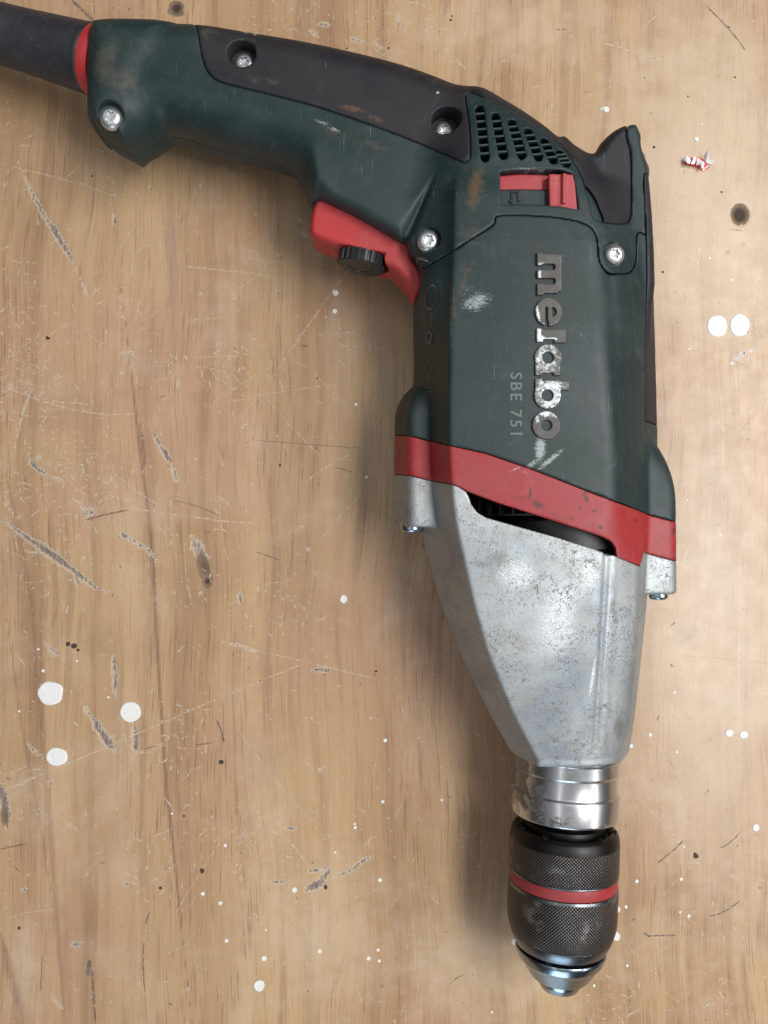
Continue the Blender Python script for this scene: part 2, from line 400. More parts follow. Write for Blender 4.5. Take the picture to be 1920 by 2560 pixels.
def lobe_right(x, y, wv):
    a = np.abs(wv); q1 = x - RX[1]; q2 = a - 14 + 0.12 * (x - RX[0])
    d = smax(smax(q1, q2, 4.5), RX[0] - 10 - x, 1)
    yt, yb = P(0, 1085, 45)[1], P(0, 1486, 45)[1]
    sl = ((y - yt) + 1.15 * (x - RX[0] - 6)) * 0.66
    d = smax(d, sl, 12)
    return smax(d, yb - y, 1.5)
handle_px = [(240, 42), (300, 38), (480, 60), (640, 85), (800, 113), (1000, 161), (1150, 212), (1250, 254), (1341, 304), (1385, 350), (1430, 480),
             (1300, 640), (1120, 668), (1074, 660), (1020, 619), (900, 549), (806, 502), (783, 512), (768, 497), (745, 464), (700, 434), (560, 397),
             (460, 368), (418, 364), (368, 392), (316, 420), (250, 391), (219, 363), (213, 300), (214, 110), (222, 58)]
handle_zx = [50] * 2 + [42] * 8 + [34] * 5 + [34] * 13 + [46, 48, 50, 50, 50]
handle_zy = [51, 50, 43, 42.5, 42.5, 42.5, 44, 48, 52, 52] + [34] * 3 + [50, 46, 44, 44] + [40, 33] + [27] * 6 + [22, 19, 19, 34, 44, 50]
def PP(px, py, zx, zy): return (P(px, py, zx)[0], P(px, py, zy)[1])
handle_zx = (handle_zx[:24] + [40, 44, 46, 48, 50, 50, 50])[:len(handle_px)]; assert len(handle_zy) == len(handle_px) == len(handle_zx)
handle_mm = spline([PP(a, b, c, d) for (a, b), c, d in zip(handle_px, handle_zx, handle_zy)], 4, True, corners=(15, 16, 17, 25, 26, 27, 0))
upper_px = [(1080, 560), (1105, 400), (1150, 300), (1190, 236), (1262, 260), (1341, 301), (1402, 352), (1452, 425), (1488, 520), (1520, 600), (1545, 700), (1545, 960), (1060, 960)]
upper_mm = spline([P(a, b, c) for (a, b), c in zip(upper_px, [34, 40, 44, 46, 49, 52, 52, 46, 42, 40, 40, 40, 34])], 4, True)
horn_px = [(1398, 362), (1436, 374), (1466, 385), (1487, 381), (1503, 356), (1528, 332), (1556, 317), (1588, 313), (1601, 340), (1610, 390), (1622, 440), (1634, 600), (1640, 800), (1644, 960), (1500, 960), (1400, 600)]
horn_mm = spline(PL(horn_px, 46.5), 4, True, corners=(7,))
butt_px = [(232, 44), (300, 40), (420, 54), (400, 110), (362, 160), (345, 220), (330, 300), (316, 420), (250, 391), (219, 363), (213, 300), (214, 110), (222, 58)]
butt_mm = spline([PP(a, b, c, d) for (a, b), c, d in zip(butt_px, [50, 50, 50, 53, 54, 54, 48, 44, 46, 50, 50, 50, 50], [50, 50, 50, 53, 54, 54, 40, 19, 20, 24, 44, 50, 50])], 3, True, corners=(7, 8, 9))
tab_px = [(1080, 440), (1120, 470), (1118, 560), (1085, 664), (1060, 650), (1022, 618), (1040, 560)]
tab_mm = spline(PL(tab_px, 50), 3, True, corners=(3,))
SCREWS = [  # px, py, head z (z of the ring the head rests on + 1.6), head radius mm, recess radius mm
 [275, 291, -0.6, 4.3, 5.2], [611, 155, -6.5, 4.3, 5.4], [1112, 326, -9.0, 4.3, 5.6], [1071, 600, -0.4, 4.2, 4.8], [1537, 635, 0.3, 3.9, 4.5]]
NUB = P(1600, 428, 40)
def rear_body(x, y, wv, carve=True):
    g2 = lambda p: poly_sdf(p, x, y)
    dh = g2(handle_mm)
    k_ = np.clip((x + 33) / 14, 0, 1) * np.clip((152 - 0.25 * (x + 10) - y) / 12, 0, 1); k_ = k_ * k_ * (3 - 2 * k_)
    rx_ = 13.0 - 9.5 * k_; rz_ = 15.5 - 11.0 * k_                       # full round at the grip, a crisp edge above the trigger
    qx = np.maximum((dh + rx_) / rx_, 0); qz = np.maximum((np.abs(wv) - 19.5 + rz_) / rz_, 0)
    h = (np.sqrt(qx * qx + qz * qz) + np.minimum(np.maximum((dh + rx_) / rx_, (np.abs(wv) - 19.5 + rz_) / rz_), 0) - 1.0) * np.minimum(rx_, rz_)
    # finger side lies a little lower than the crest: soft channel for the hand
    b = pillow(g2(butt_mm), wv, 20.5, 9.0, 9.0)
    h = smin(h, b, 4.0)
    # upper housing rises from the back of the hand to the motor
    yy = y - P(0, 222, 50)[1]
    Hup = np.clip(23.5 + (-yy) * 0.155, 20, 28.5)
    up = pillow(g2(upper_mm), wv, Hup, 15, 12)
    d = smin(h, up, 9.0)
    hn = pillow(g2(horn_mm), wv, 17.5, 4.0, 7.0)
    # horn rises towards its outer edge
    d = smin(d, hn, 5.0)
    nub = np.sqrt((x - NUB[0]) ** 2 + ((y - NUB[1]) * 0.8) ** 2 + (np.abs(wv) * 0.45) ** 2) - 4.6
    d = smin(d, nub, 3.0)
    tb = pillow(g2(tab_mm), wv, 19.5, 2.0, 3.0)
    d = smin(d, tb, 1.5)
    m = motor_sdf(x, y, wv); m = smax(m, y - Y_MTOP, 14)
    d = smin(d, m, 4.0)
    return d

def hits(pts, fn=None, default=40.0):
    """places where the lines of sight through pixels meet the bare body (vectorised march)"""
    fn = fn or rear_body; D = np.array([ray(*p) / CAM_H * 1.0 for p in pts]); D = D / -D[:, 2:3]
    z = np.arange(74.0, 20.0, -0.4); t = (CAM_H - z)[None, :]
    X, Y, Wv = D[:, 0:1] * t, D[:, 1:2] * t, np.broadcast_to(z[None, :] - HM, (len(pts), len(z)))
    F = fn(X, Y, Wv); out = []
    for i in range(len(pts)):
        k = np.nonzero(F[i] < 0)[0]
        if len(k) == 0: zz = default
        elif k[0] == 0: zz = z[0]
        else:
            k = k[0]; zz = z[k - 1] - 0.4 * F[i, k - 1] / (F[i, k - 1] - F[i, k])
        tt = CAM_H - zz; out.append((D[i, 0] * tt, D[i, 1] * tt, zz))
    return out
def HXY(pts, default=40.0): return [(a, b) for a, b, c in hits(pts, None, default)]

# ------------------------------------------------------------------ cut lines (seen on the surface)
seam_px = [(1000, 720), (1066, 668), (1140, 622), (1230, 564), (1238, 545), (1252, 539), (1330, 539), (1400, 545), (1464, 560), (1488, 585), (1494, 610), (1500, 655), (1520, 680), (1545, 684), (1575, 680), (1590, 650), (1592, 590), (1603, 580), (1612, 585), (1660, 585)]
seam_z = [45, 50, 60, 64, 64, 64, 64, 64, 63, 62, 61, 60, 58, 57, 55, 53, 52, 50, 48, 45]
seam_mm = HXY(spline(seam_px, 4, False))
rear_region = seam_mm + [(160, seam_mm[-1][1]), (160, 260), (-200, 260), (-200, 60), (seam_mm[0][0] - 20, seam_mm[0][1] - 12)]
bandtop_px = [(940, 1086, 34), (981, 1085, 36), (1024, 1089, 50), (1085, 1106, 50), (1126, 1114, 66), (1210, 1132, 66), (1326, 1172, 66), (1470, 1228, 66), (1543, 1256, 65), (1615, 1284, 50), (1692, 1306, 46), (1760, 1330, 40)]
bandtop = [P(*p) for p in bandtop_px]
bandbot_px = [(940, 1182, 34), (981, 1183, 36), (1024, 1188, 50), (1088, 1204, 50), (1146, 1216, 66), (1167, 1228, 66), (1240, 1256, 66), (1400, 1307, 66), (1480, 1333, 66), (1512, 1344, 66), (1530, 1354, 65), (1540, 1370, 64), (1543, 1393, 64), (1600, 1415, 58), (1607, 1379, 52), (1690, 1403, 46), (1760, 1425, 40)]
bandbot = [P(*p) for p in bandbot_px]
geartop_px = [(940, 1182, 34), (981, 1183, 36), (1024, 1188, 50), (1088, 1204, 50), (1146, 1216, 66), (1165, 1228, 66), (1172, 1240, 66), (1180, 1262, 66), (1193, 1280, 66), (1215, 1293, 66), (1300, 1317, 66), (1400, 1345, 66), (1480, 1370, 66), (1543, 1391, 65), (1600, 1416, 58), (1607, 1379, 52), (1690, 1403, 46), (1760, 1425, 40)]
geartop = [P(*p) for p in geartop_px]
def below(line): return line + [(180, line[-1][1]), (180, -140), (-60, -140), (-60, line[0][1])]
def above(line): return line + [(180, line[-1][1]), (180, 160), (-60, 160), (-60, line[0][1])]

grip_px = [(491, 40), (491, 66), (497, 96), (502, 130), (512, 165), (532, 192), (566, 208), (640, 226), (800, 268), (1000, 338), (1150, 402), (1166, 402), (1176, 388), (1173, 310), (1164, 245), (1170, 232), (1185, 234),
           (1229, 253), (1311, 299), (1370, 337), (1418, 382), (1452, 437), (1473, 505), (1481, 537), (1492, 551), (1528, 558), (1562, 559), (1574, 550), (1579, 522), (1579, 440), (1577, 380), (1568, 345), (1566, 320), (1572, 290), (1400, 200), (900, 0)]
grip_z = [50] * 10 + [54] * 6 + [54, 53, 52, 51, 52, 53, 54, 54, 54, 54, 52, 51, 51, 50, 48, 46, 42, 40, 40, 40]
grip_z = (grip_z + [50] * 40)[:len(grip_px)]
grip_mm = HXY(spline(grip_px, 6, True))
spine_px = [(1700, 438), (1606, 438), (1605, 470), (1609, 560), (1611, 640), (1613, 800), (1614, 1052), (1700, 1052)]
spine_mm = PL(spine_px, 49)
VENTS = [  # columns of the grille: (x_top, y_top, x_bottom, y_bottom) of the slot's middle line in px, cross-bars
 (1199, 264, 1213, 402), (1239, 283, 1259, 396), (1280, 299, 1305, 396), (1321, 321, 1346, 400), (1361, 345, 1383, 407), (1400, 375, 1416, 416)]
WIN = (1250, 428, 1442, 518)
win_mm = [P(*p, 62) for p in [(1250, 431), (1330, 424), (1400, 426), (1432, 434), (1443, 530), (1400, 522), (1330, 517), (1250, 517)]]

VH = {}
for v_ in VENTS:
    q = hits([(v_[0], v_[1] + 8), (v_[2], v_[3] - 8)]); VH[(v_[0], v_[1])] = (np.array(q[0][:2]), np.array(q[1][:2]))
def vent_slots(x, y):
    d = None
    for (xa, ya, xb, yb) in VENTS:
        a, b = VH[(xa, ya)]; e = b - a; L = e @ e
        t = np.clip(((x - a[0]) * e[0] + (y - a[1]) * e[1]) / L, 0, 1)
        q = np.sqrt((x - a[0] - t * e[0]) ** 2 + (y - a[1] - t * e[1]) ** 2) - 1.6
        d = q if d is None else np.minimum(d, q)
    return d
def screw_cut(x, y, wv):
    d = None
    for (px, py, zt, r, rr) in SCREWS:
        cx, cy = P(px, py, zt); 
        q = np.maximum(np.hypot(x - cx, y - cy) - rr, (zt - 1.5 - HM) - wv)
        d = q if d is None else np.minimum(d, q)
    return d

root = bpy.data.objects.new('power_drill', None)
ROOT_LOC = (70.0, 10.0, 0.0)
link(root, label='corded power drill with green body, red trigger and bare metal nose lying on wood', cat='power drill')

def top_z(px, py):
    """height of the bare body where the line of sight through a pixel meets it"""
    d = ray(px, py); d = d / -d[2]
    return hits([(px, py)])[0][2]
for s_ in SCREWS: s_[2] += top_z(s_[0], s_[1]); print('screw', s_)
def rear_all(x, y, z, full=False):
    wv = z - HM; d = rear_body(x, y, wv)
    d = smin(d, lobe_right(x, y, wv) + 50, 1)
    d = smax(d, -screw_cut(x, y, wv), 0.5)
    nc = P(1606, 376, 46); d = smax(d, -(np.sqrt((x - nc[0] - 1.0) ** 2 + ((y - nc[1]) * 0.75) ** 2 + ((wv - 12) * 0.8) ** 2) - 4.2), 0.6)
    return d
GAP = 0.16
def body2(x, y, z):
    wv = z - HM
    m = motor_sdf(x, y, wv)
    if np.max(y) > 70:
        r = rear_body(x, y, wv); f = np.clip((y - 70) / 26, 0, 1); m = m * (1 - f) + r * f
    m = smin(m, lobe_left(x, y, wv), 1.0)
    return smin(m, lobe_right(x, y, wv), 1.2)
def seam_line(x, y, wv): # parting seam of the two shells along the mid plane
    return 0.35 - np.abs(wv)
def f_rear(x, y, z):
    wv = z - HM; B = rear_all(x, y, z)
    B = np.maximum(B, -np.maximum(np.abs(wv) - 0.28, -B - 0.5))        # parting line groove
    grip = poly_sdf(grip_mm, x, y); spine = poly_sdf(spine_mm, x, y)
    cover = np.minimum(grip, spine) - GAP
    d = np.maximum(B, -cover); d = np.minimum(d, B + 1.1)
    d = np.maximum(d, poly_sdf(rear_region, x, y) + GAP)
    core = np.maximum(rear_body(x, y, wv) + 1.0, poly_sdf(rear_region, x, y) + GAP)
    v = np.maximum(vent_slots(x, y), 46 - z); d = np.maximum(d, -v)
    wn = np.maximum(poly_sdf(win_mm, x, y), 53.5 - z); d = smax(d, -wn, 0.5)
    # narrow pinch crease beside the trigger screw
    a, b = np.array(P(1022, 580, 52)), np.array(P(1092, 436, 54)); e = b - a; L = math.hypot(*e); n = np.array([e[1], -e[0]]) / L
    s = ((x - a[0]) * e[0] + (y - a[1]) * e[1]) / L; q = ((x - a[0]) * n[0] + (y - a[1]) * n[1])
    dep = np.clip(1 - s / L, 0, 1) * np.clip((s + 4) / 4, 0, 1)
    d = d + np.where(wv > 0, 2.6 * dep * np.exp(-((q + 0.4) / (0.7 + 1.4 * dep)) ** 2), 0)
    return d
def f_cover(region):
    def f(x, y, z):
        wv = z - HM; B = rear_all(x, y, z)
        r = poly_sdf(region, x, y)
        B2 = B + 0.5 * np.exp(-np.maximum(-r, 0) / 0.35)                 # rounded rim
        return np.maximum(np.maximum(B2, r + 0.02), -(B + 2.2))
    return f
marks_rear = {
 'rust': [(1186, 480, 24, 75, 10, 0.78, 60), (1165, 420, 12, 40, 0, .4, 60), (830, 325, 60, 16, 22, 0.5, 54), (940, 365, 60, 14, 20, 0.55, 53), (300, 220, 50, 90, 0, 0.25, 54)],
 'scuff_glint': [(805, 305, 30, 9, 20, 0.62, 54), (835, 322, 22, 7, 20, 0.7, 54), (1330, 424, 80, 5, 2, 0.6, 62), (410, 205, 16, 5, 0, 0.5, 52), (412, 322, 12, 12, 0, 0.35, 50), (640, 283, 90, 3, 12, .4, 52),  # the long thin mark paints the highlight along the handle's crest
           (1035, 425, 40, 90, 0, 0.25, 54), (700, 360, 200, 40, 14, 0.22, 48), (1057, 655, 30, 3, 40, 0.8, 52), (312, 350, 3, 40, 0, 0.5, 54)],
 'grime': [(265, 160, 38, 80, 10, 0.8, 54), (300, 200, 60, 45, 0, 0.75, 54), (1170, 590, 50, 60, 0, 0.5, 60), (860, 350, 110, 20, 22, .5, 53)]}
stain_grip = {
 'rust': [(880, 283, 42, 11, 14, 0.75, 50), (940, 308, 35, 8, 24, 0.6, 50), (820, 250, 30, 12, 10, 0.3, 50)],
 'scuff_glint': [(610, 88, 24, 3.4, 45, 1.1, 45), (632, 88, 24, 3.6, 28, 1.1, 45), (646, 86, 16, 3, 20, 1.0, 45), (640, 100, 12, 4, 60, 1.0, 45), (1093, 243, 4, 4, 0, 1.5, 50), (700, 180, 90, 60, 0, 0.18, 50), (530, 80, 60, 3, 5, 0.5, 45)],
 'grime': [(520, 90, 60, 30, 0, 0.6, 50), (660, 215, 90, 18, 12, 0.5, 50), (1100, 200, 120, 40, 25, 0.45, 50), (640, 120, 220, 14, 8, .4, 48), (1560, 420, 12, 120, 0, .3, 50)]}
bx_rear = (-124, 114, P(0, 742, 40)[1], P(0, 18, 30)[1] + 6, HM - 33.5, HM + 33.5)
HR = 0.5
rear = sdf_obj('rear_shell', f_rear, bx_rear, HR, M['green'], root, marks_rear)
sdf_obj('grip_cover', f_cover(grip_mm), (P(480, 0, 45)[0], 110, P(0, 640, 45)[1], bx_rear[3], HM - 28, HM + 28), HR, M['black'], root, stain_grip, label='soft black cover over the back of the handle')
def f_spine(x, y, z):
    wv = z - HM; B = body2(x, y, z); r = poly_sdf(spine_mm, x, y)
    return np.maximum(np.maximum(B + 0.1, r + 0.05), -(B + 2.5))
sdf_obj('spine_strip', f_spine, (94, 114, P(0, 1070, 45)[1], P(0, 420, 45)[1], HM - 26, HM + 26), HR, M['black'], root, {'scuff_glint': [], 'rust': [], 'grime': []})

def f_motor(x, y, z):
    wv = z - HM; B = body2(x, y, z)
    B = np.maximum(B, -np.maximum(np.abs(wv) - 0.28, -B - 0.5))
    d = np.maximum(B, poly_sdf(above(bandtop), x, y) + GAP * .6)
    d = np.maximum(d, -(poly_sdf(rear_region, x, y) - GAP))
    d = np.maximum(d, -(poly_sdf(spine_mm, x, y) - GAP))
    # long step beside the black strip and the soft channel next to the ridge
    xs = fxr1(y); d = d + np.where(wv > 0, 0.35 * np.exp(-((x - xs - 4.0) / 2.2) ** 2), 0)
    return d
stain_motor = {
 'scuff_glint': [(1190, 755, 48, 28, -20, 0.75, 66), (1165, 725, 40, 30, 0, 0.45, 66), (1350, 1120, 18, 44, 5, 0.85, 66), (1375, 1150, 55, 9, -40, 0.8, 66), (1330, 1160, 45, 9, -38, 0.7, 66), (1250, 950, 40, 60, 0, 0.3, 66),
           (1450, 830, 20, 60, -20, 0.42, 66), (1290, 830, 30, 30, 0, 0.3, 66), (1128, 800, 4, 150, 0, 0.5, 66), (1180, 600, 60, 60, 0, 0.3, 66), (1560, 1020, 30, 80, 20, 0.3, 60), (1420, 1000, 160, 160, 0, 0.2, 66), (1225, 950, 14, 50, 10, .4, 66)],
 'rust': [(1165, 690, 14, 70, 22, 0.55, 66), (1135, 770, 9, 60, 0, 0.6, 66), (1350, 612, 20, 14, 0, 0.45, 66), (1425, 830, 16, 20, 0, .45, 66), (1432, 962, 14, 9, 0, 0.5, 66), (1500, 600, 30, 20, 0, .2, 66)],
 'grime': [(1090, 760, 30, 120, 0, 0.2, 55), (1220, 640, 50, 70, 40, 0.4, 66), (1350, 580, 60, 30, 0, .4, 66)]}
motor = sdf_obj('motor_housing', f_motor, (-3, 118, P(0, 1345, 40)[1], P(0, 520, 60)[1] + 4, HM - 34, HM + 34), HR, M['green'], root, stain_motor)
def f_band(x, y, z):
    wv = z - HM; B = body2(x, y, z) - 0.05
    d = np.maximum(B, -(poly_sdf(above(bandtop), x, y) - GAP * .6)); d = np.maximum(d, poly_sdf(above(bandbot), x, y) + 0.05)
    return np.maximum(d, -(B + 3.2))
stain_band = {'grime': [(1325, 1232, 4, 22, 5, 1.0, 66), (1345, 1262, 24, 12, 25, 0.85, 66), (1300, 1245, 26, 8, 0, .55, 66), (1465, 1240, 10, 22, -10, 0.85, 66), (1640, 1340, 40, 10, 18, .5, 48), (1470, 1305, 40, 10, 18, .45, 66), (1200, 1225, 40, 6, 10, .4, 66), (1450, 1270, 5, 6, 0, .95, 66), (1487, 1277, 8, 5, 0, 0.95, 66), (1515, 1258, 6, 6, -45, 0.8, 66),
    (1502, 1318, 6, 8, 0, 0.9, 66), (1430, 1296, 10, 8, 0, 0.6, 66), (1535, 1300, 4, 20, 0, 0.55, 66), (1685, 1330, 14, 26, 20, 0.65, 46), (1690, 1400, 22, 10, 20, .6, 46), (995, 1140, 14, 50, 0, 0.5, 40), (1380, 1285, 60, 14, 18, 0.45, 66), (1595, 1300, 10, 7, 0, .6, 60)],
    'scuff_glint': [(1290, 1172, 26, 3, -25, 0.8, 66), (1310, 1180, 14, 3, 20, .6, 66), (1360, 1190, 50, 14, 0, .3, 66)], 'rust': []}
sdf_obj('red_band', f_band, (-3, 118, P(0, 1440, 40)[1], P(0, 1075, 40)[1] + 2, HM - 34, HM + 34), 0.45, M['red'], root, stain_band)
def f_gear(x, y, z):
    wv = z - HM; B = body2(x, y, z)
    d = np.maximum(B, poly_sdf(below(geartop), x, y) + 0.1)
    d = np.maximum(d, -np.maximum(B + 3.5, -(y - P(0, 1440, 66)[1])))       # hollow mouth behind the opening
    # polished crease along the ridge and the step next to it
    xs = fxr1(y); xe = fxr2(y); t = (x - xs) / (xe - xs)
    d = d + np.where(wv > 0, 0.55 * np.exp(-((x - xs + 1.6) / 1.3) ** 2) - 0.15 * np.exp(-((x - xs - 1.6) / 1.2) ** 2), 0) * np.clip((y - Y_COLLAR - 4) / 6, 0, 1)
    # casting ripples at the left foot of the nose
    return d
marks_gear = {'scuff_glint': [(1290, 1440, 50, 40, 0, 0.9, 66), (1390, 1560, 60, 120, 10, 0.7, 64), (1470, 1440, 30, 60, 0, .6, 65), (1350, 1640, 60, 60, 0, .5, 63), (1440, 1800, 30, 60, 0, .5, 58), (1480, 1690, 5, 60, 8, 1.0, 60), (1050, 1250, 25, 45, 0, 0.4, 50), (1515, 1600, 5, 200, 3, .8, 62)],  # thin streaks at and beside the ridge are painted highlights, the rest polished patches
    'grime': [(1220, 1400, 50, 30, -20, 0.6, 66), (1240, 1640, 40, 60, 0, 0.35, 62), (1530, 1500, 10, 120, 0, .5, 62), (1560, 1700, 24, 160, 4, .6, 56), (1545, 1820, 20, 40, 0, .8, 54), (1590, 1480, 20, 50, 0, .5, 56), (1390, 1760, 90, 50, 0, 0.4, 60), (1440, 1378, 10, 7, -40, 0.9, 66), (1147, 1650, 50, 8, 60, .3, 50), (1500, 1600, 16, 90, 0, .3, 64)]}
sdf_obj('gear_housing', f_gear, (-3, 118, Y_COLLAR - 3, P(0, 1170, 40)[1] + 2, HM - 34, HM + 34), 0.45, M['alu'], root, marks_gear, label='bare cast aluminium gear nose, pitted and scratched')

# ------------------------------------------------------------------ turned parts
AX0 = np.array([P(1416, 1950, HM)[0], P(1416, 1950, HM)[1], HM]); AX1 = np.array([P(1399, 2440, HM)[0], P(1399, 2440, HM)[1], HM])
ADIR = (AX1 - AX0) / np.linalg.norm(AX1 - AX0)
def axpt(Y): return AX0 + ADIR * ((Y - AX0[1]) / ADIR[1])
def lathe(name, prof, mat, parent, org, adir, n=160, attrs=None, closed=False, **kw):
    """prof: (distance along the axis, radius); adjacent equal points keep an edge sharp"""
    adir = np.array(adir, float); adir /= np.linalg.norm(adir); u = np.cross(adir, [0, 0, 1.0]); u /= np.linalg.norm(u); v = np.cross(u, adir)
    V, F, UV = [], [], []; L = 0
    for i, (t, r) in enumerate(prof):
        if i: L += math.hypot(t - prof[i - 1][0], r - prof[i - 1][1])
        for k in range(n + 1):
            a = 2 * math.pi * k / n
            V.append(np.array(org) + adir * t + (u * math.cos(a) + v * math.sin(a)) * max(r, 1e-3)); UV.append((a * 21.4, L))
    m = n + 1
    for i in range(len(prof) - 1):
        for k in range(n): F.append((i * m + k, i * m + k + 1, (i + 1) * m + k + 1, (i + 1) * m + k))
    F = np.array(F); 
    o = mesh_obj(name, V, F, mat, parent, uv=UV, **kw)
    sharp_by_angle(o, 28)
    Va = np.array(V)
    for an, marks in (attrs or {}).items():
        val = np.zeros(len(Va), dtype=np.float32)
        for mk in marks: val = np.maximum(val, mark(mk, Va))
        at = o.data.attributes.new(an, 'FLOAT', 'POINT'); at.data.foreach_set('value', val)
    return o
def prof_round(pts, r=0.4):
    """bevel the corners of a profile a little"""
    out = [pts[0]]
    for i in range(1, len(pts) - 1):
        a, b, c = map(np.array, (pts[i - 1], pts[i], pts[i + 1])); la, lc = np.linalg.norm(a - b), np.linalg.norm(c - b)
        rr = min(r, la * .4, lc * .4); p, q = b + (a - b) / la * rr, b + (c - b) / lc * rr
        out += [tuple(p), tuple((p + q) / 2 * .5 + b * .5), tuple(q)]
    return out + [pts[-1]]
O = AX0; yt = lambda Y: float((Y - AX0[1]) / ADIR[1])     # world Y -> distance along the axis
collar_grime = {'grime': [(1300, 1930, 25, 70, 0, 1.4, 40), (1370, 2040, 60, 18, 20, 1.2, 52), (1440, 1900, 90, 12, 0, .8, 54), (1330, 2000, 30, 40, 0, .9, 44)]}
lathe('collar', prof_round([(yt(-78), 10), (yt(-78), 22.2), (yt(-86.6), 22.2), (yt(-88.0), 21.9), (yt(-88.2), 21.3), (yt(-93.0), 21.3), (yt(-93.6), 20.7), (yt(-100.6), 20.7), (yt(-101.6), 21.5), (yt(-110.4), 21.5), (yt(-111.2), 20.8), (yt(-111.2), 9)], 0.35),
      M['collar'], root, O, ADIR, attrs=collar_grime, label='bright machined aluminium collar with a shallow groove')
chk = root
lathe('spindle_neck', [(yt(-108), 12.5), (yt(-114.2), 12.5), (yt(-114.6), 15.6), (yt(-116.8), 15.9), (yt(-118), 15.9)], M['steeldark'], chk, O, ADIR, attrs={'grime': []})
lathe('chuck_back', prof_round([(yt(-118.5), 6), (yt(-118.5), 16.4), (yt(-117.4), 17.2), (yt(-115.9), 18.3), (yt(-116.2), 19.4), (yt(-117.3), 20.5), (yt(-119.2), 21.1), (yt(-120.8), 21.2), (yt(-121.1), 21.2)], 0.5),
      M['steeldark'], chk, O, ADIR, attrs={'grime': []})
kn = {'rust': [(1440, 2170, 50, 30, 0, 0.7, 55), (1400, 2200, 40, 20, 0, 0.5, 55), (1500, 2150, 30, 30, 0, .4, 55)], 'grime': []}
lathe('knurled_sleeve', [(yt(-121.1), 21.2), (yt(-121.6), 21.35), (yt(-132.4), 21.35), (yt(-133.0), 21.1), (yt(-133.1), 20.6)], M['knurl'], chk, O, ADIR, attrs=kn, label='rear knurled chuck sleeve with a rusty patch')
lathe('sleeve_rim', prof_round([(yt(-132.6), 20.0), (yt(-132.9), 21.3), (yt(-133.5), 21.3), (yt(-133.6), 20.4)], 0.15), M['steel'], chk, O, ADIR, attrs={'grime': []})
lathe('red_ring', prof_round([(yt(-133.5), 20.2), (yt(-133.6), 21.0), (yt(-137.8), 21.0), (yt(-137.9), 20.2)], 0.3), M['red'], chk, O, ADIR, attrs={'grime': [], 'scuff_glint': [], 'rust': []})
lathe('sleeve_rim', prof_round([(yt(-137.8), 20.3), (yt(-138.1), 21.1), (yt(-139.2), 21.35), (yt(-139.4), 20.9)], 0.2), M['steel'], chk, O, ADIR, attrs={'grime': []})
lower = [(yt(-139.0), 20.8), (yt(-139.2), 21.3)]
for k in range(13):
    t = k / 12.0; Y = -139.4 - 18.4 * t; r = 21.35 if Y > -151 else 21.35 - 0.027 * (-151 - Y) ** 2 - 0.05 * (-151 - Y)
    lower.append((yt(Y), r))
lathe('knurled_sleeve', lower, M['knurl'], chk, O, ADIR, attrs={'rust': [(1350, 2290, 40, 40, 0, .3, 55)], 'grime': []}, label='front knurled chuck sleeve narrowing towards the nose')
rE = lower[-1][1]
lathe('sleeve_front_rim', prof_round([(yt(-157.6), rE - .3), (yt(-157.9), rE + 0.05), (yt(-160.2), rE - 0.9), (yt(-162.3), rE - 2.0), (yt(-162.9), rE - 3.0), (yt(-162.9), 13)], 0.3), M['steel'], chk, O, ADIR, attrs={'grime': []})
lathe('nose_cone', prof_round([(yt(-162.0), 13), (yt(-163.6), 15.5), (yt(-163.7), 17.6), (yt(-164.6), 17.7), (yt(-167.5), 16.6), (yt(-169.3), 15.0), (yt(-174.2), 11.8), (yt(-174.9), 11.2), (yt(-175.0), 7)], 0.35), M['nose'], chk, O, ADIR, attrs={'grime': []})
lathe('chuck_jaw_tip', prof_round([(yt(-174.0), 9.6), (yt(-175.3), 9.6), (yt(-177.2), 8.7), (yt(-179.6), 7.2), (yt(-179.8), 6.6), (yt(-179.8), 3.4), (yt(-177.0), 3.0), (yt(-176.9), 0.0)], 0.25), M['nose'], chk, O, ADIR, n=6 * 4, attrs={'grime': []})
# key holes in the back of the chuck
def disc_ring(cY, r, ang, rad):
    u = np.cross(ADIR, [0, 0, 1.0]); u /= np.linalg.norm(u); v = np.cross(u, ADIR); a = math.radians(ang)
    return np.array(O) + ADIR * yt(cY) + (u * math.cos(a) + v * math.sin(a)) * r
HOLE_MAT = flat('hole_black', (0.004, 0.004, 0.004), 0.9)
for ang in (18, 55, 125, 162):
    p = disc_ring(-115.95, 18.7, ang, 1)
    lathe('key_slot', [(1.4, 0.9), (0.0, 1.25), (-0.10, 1.3), (-0.10, 0.85), (1.0, 0.7), (1.0, 0.0)], HOLE_MAT, chk, p, ADIR, n=14)
# cable sleeve and the red ring
c0 = np.array([P(208, 150, 46)[0], P(208, 150, HM)[1], HM]); c1 = np.array([*P(-260, 12, 26), 26.0]); cd = c1 - c0; CL = np.linalg.norm(cd); cd /= CL
lathe('red_ring', prof_round([(-4.2, 10), (-4.1, 13.4), (0.6, 13.4), (0.7, 12)], 0.4), M['redclean'], root, c0, cd)
lathe('cable_sleeve', prof_round([(0.3, 10), (0.3, 13.2), (1.6, 13.6), (3.0, 13.3), (5.5, 13.2), (30, 12.0), (50, 11.4), (CL, 10.2), (CL, 8)], 0.3), M['sleeve'], root, c0, cd)
print('lathe', round(time.time() - T0, 1))

